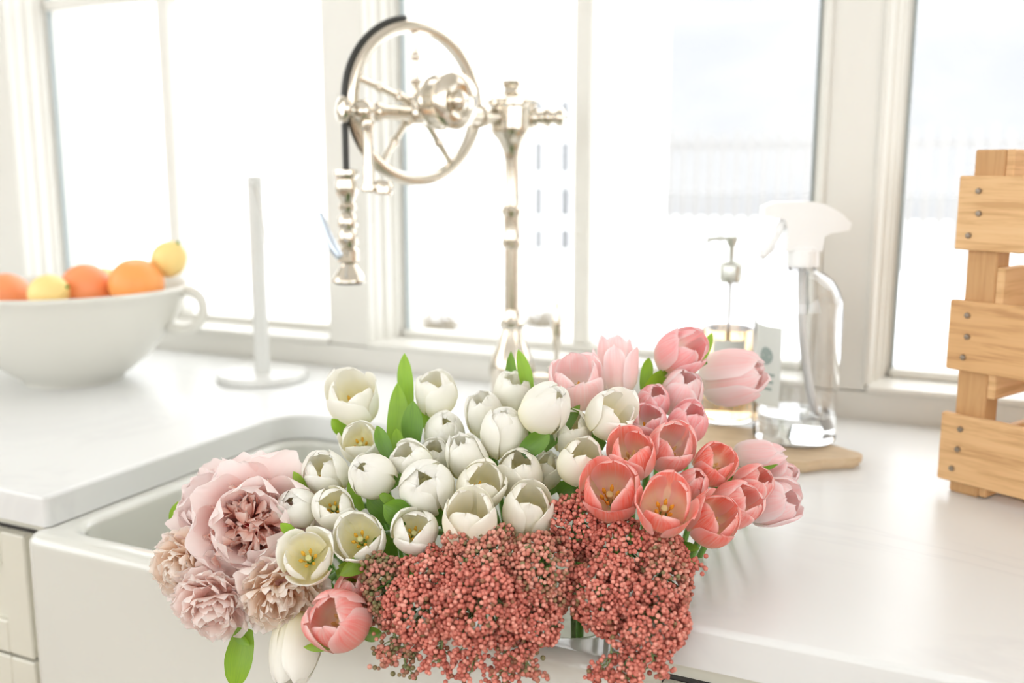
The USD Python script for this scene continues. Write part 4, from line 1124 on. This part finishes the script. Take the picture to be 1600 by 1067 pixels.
for i, (lb_, x, y, x2, y2, t, lk, n_) in enumerate([
        ('drooping brownish spray at the lower left corner of the berries', 618, 970, 608, 1022, .895, 'berry_dusty', 10),
        ('thin spray hanging beside the lower left corner spray', 630, 985, 632, 1040, .89, 'berry_green', 9),
        ('spray hanging below the left half of the berries', 690, 985, 684, 1036, .875, 'berry_coral', 13),
        ('broad spray hanging below the left centre of the berries', 730, 990, 738, 1048, .87, 'berry_coral', 15),
        ('long spray reaching the lower edge below the centre gap', 790, 990, 786, 1066, .87, 'berry_coral', 18),
        ('green stalked spray next to the long centre spray', 815, 985, 822, 1050, .875, 'berry_dusty', 14),
        ('spray at the bottom left of the right mass', 955, 1005, 945, 1052, .865, 'berry_coral', 11),
        ('spray at the bottom middle of the right mass', 985, 1005, 982, 1062, .86, 'berry_coral', 15),
        ('spray at the bottom right of the right mass', 1015, 1005, 1018, 1042, .862, 'berry_coral', 13),
        ('short spray at the right edge above the worktop corner', 1058, 880, 1074, 872, .905, 'berry_coral', 9),
        ('spray at the far left top of the berries under the small star tulip', 590, 890, 592, 862, .925, 'berry_green', 9),
        ('spray at the top of the deep red sprig between the tulips', 890, 800, 888, 774, .945, 'berry_coral', 10)]):
    wisp(lb_, x, y, x2, y2, t, lk, 900 + i, n_)

# ------------------------------------------------------------------ outside
GZ = -0.35
gx, gy = np.meshgrid(np.linspace(-60, 40, 60), np.linspace(WY + .3, 90, 60), indexing='ij')
gz = GZ + .25 * meshkit.noise(np.stack([gx * .12, gy * .12, gx * 0], -1)) * np.clip((gy - 6) / 20, 0, 1)
single('ground', (np.stack([gx, gy, gz], -1).reshape(-1, 3), grid_faces(60, 60)[:, ::-1]), 'snow', kind='structure', smooth=True)
HY = 11.0
hx = atY(1041, 200, HY + 1.8)[0]
hs_ = thing('neighbour_house', 'white house with paned windows seen through the middle window', 'house', (hx - 4, HY, GZ))
part(hs_, 'wall', bx(hx - 13, hx, HY, HY + 1.8, GZ - .1, 7.0), 'house_siding', smooth=False)
part(hs_, 'roof', trimesh.creation.extrude_polygon(Polygon([(0, 0), (2.6, 0), (1.3, 1.2)]), 13.6, engine='earcut').apply_transform(np.array([[0, 0, 1, hx - 13.3], [1, 0, 0, HY - .4], [0, 1, 0, 7.0], [0, 0, 0, 1.0]])), 'fence_wood', smooth=False)
for (xa, xb) in ((836, 848), (876, 891)):
    for (ya, yb) in ((157, 199), (221, 270), (291, 338), (357, 390)):
        p0, p1 = atY(xa, ya, HY), atY(xb, yb, HY)
        part(hs_, 'window_pane', bx(p0[0], p1[0], HY - .03, HY - .002, p1[2], p0[2], .01), 'house_pane', smooth=False)
p0, p1 = atY(826, 148, HY), atY(900, 398, HY)
part(hs_, 'window_frame', cat(bx(p0[0] - .05, p0[0], HY - .05, HY - .003, p1[2], p0[2], .01), bx(p1[0], p1[0] + .05, HY - .05, HY - .003, p1[2], p0[2], .01), bx(p0[0], p1[0], HY - .06, HY - .003, p1[2] - .06, p1[2], .01)), 'house_siding', smooth=False)


def bush(name, label, c, r, seed, look='dry_shrub', n=420):
    rg = np.random.default_rng(seed)
    vs = []
    for _ in range(n):
        d = rg.normal(size=3)
        d[2] = abs(d[2])
        d /= np.linalg.norm(d)
        p = c + d * r * rg.uniform(.3, 1.0) * np.array([1, 1, .85])
        a, b, _t = frame(rg.normal(size=3))
        s = r * .10
        vs.append(np.array([p - a * s * .5, p + b * s, p + a * s * .5, p - b * s]))
    q = np.arange(n)[:, None] * 4
    f_ = np.vstack([q + [0, 1, 2], q + [0, 2, 3]])
    t = thing(name, label, 'shrub', c)
    part(t, 'foliage', (np.vstack(vs), f_), look, smooth=False, kind='stuff')
    br = [tube([c - [0, 0, .05], c + np.array([math.cos(k), math.sin(k), 1.3]) * r * .5], [.03 * r, .01 * r], 6) for k in range(7)]
    part(t, 'branches', cat(*br), 'fence_wood', smooth=False)


for k_, (x, y, r, lb_) in enumerate([(690, 520, .30, 'small dry beige shrub at the foot of the white house, left of the faucet column'), (848, 512, .26, 'small dry shrub at the foot of the white house, between faucet column and side lever')]):
    bush('shrub', lb_, atZ(x, y, GZ + .02), r, 40 + k_)
# fence behind the lawn
FY = 17.0
fx0, fx1 = atY(1040, 250, FY)[0] - .2, atY(1600, 250, FY)[0] + 3
zt_, zb_ = atY(1150, 205, FY)[2], atY(1150, 318, FY)[2]
fe = thing('garden_fence', 'pale grey picket fence far behind the lawn outside the right windows', 'fence', (fx0, FY, GZ))
rng = random.Random(8)
x = fx0
while x < fx1:
    part(fe, 'picket', bx(x, x + .12, FY, FY + .03, min(zb_, GZ) - .1, zt_ + rng.uniform(-.04, .04), .01), 'fence_wood', smooth=False)
    x += .23
part(fe, 'rail', bx(fx0, fx1, FY + .03, FY + .08, zt_ - .3, zt_ - .18), 'fence_wood', smooth=False)
# hillside
hx_, hy_ = np.meshgrid(np.linspace(-60, 110, 110), np.linspace(26, 120, 60), indexing='ij')
hz_ = GZ - 2.2 + 24 * (1 - np.exp(-((hy_ - 26) / 34) ** 1.3)) * (.75 + .5 * meshkit.fbm(np.stack([hx_ * .03, hy_ * .03, hx_ * 0], -1), 4)) + 1.2 * meshkit.fbm(np.stack([hx_ * .2, hy_ * .2, hx_ * 0 + 3], -1), 3)
single('hillside', (np.stack([hx_, hy_, hz_], -1).reshape(-1, 3), grid_faces(110, 60)[:, ::-1]), 'hill_haze', 'pale hazy hillside rising behind the fence outside the right windows', 'hill', kind='structure', smooth=True)
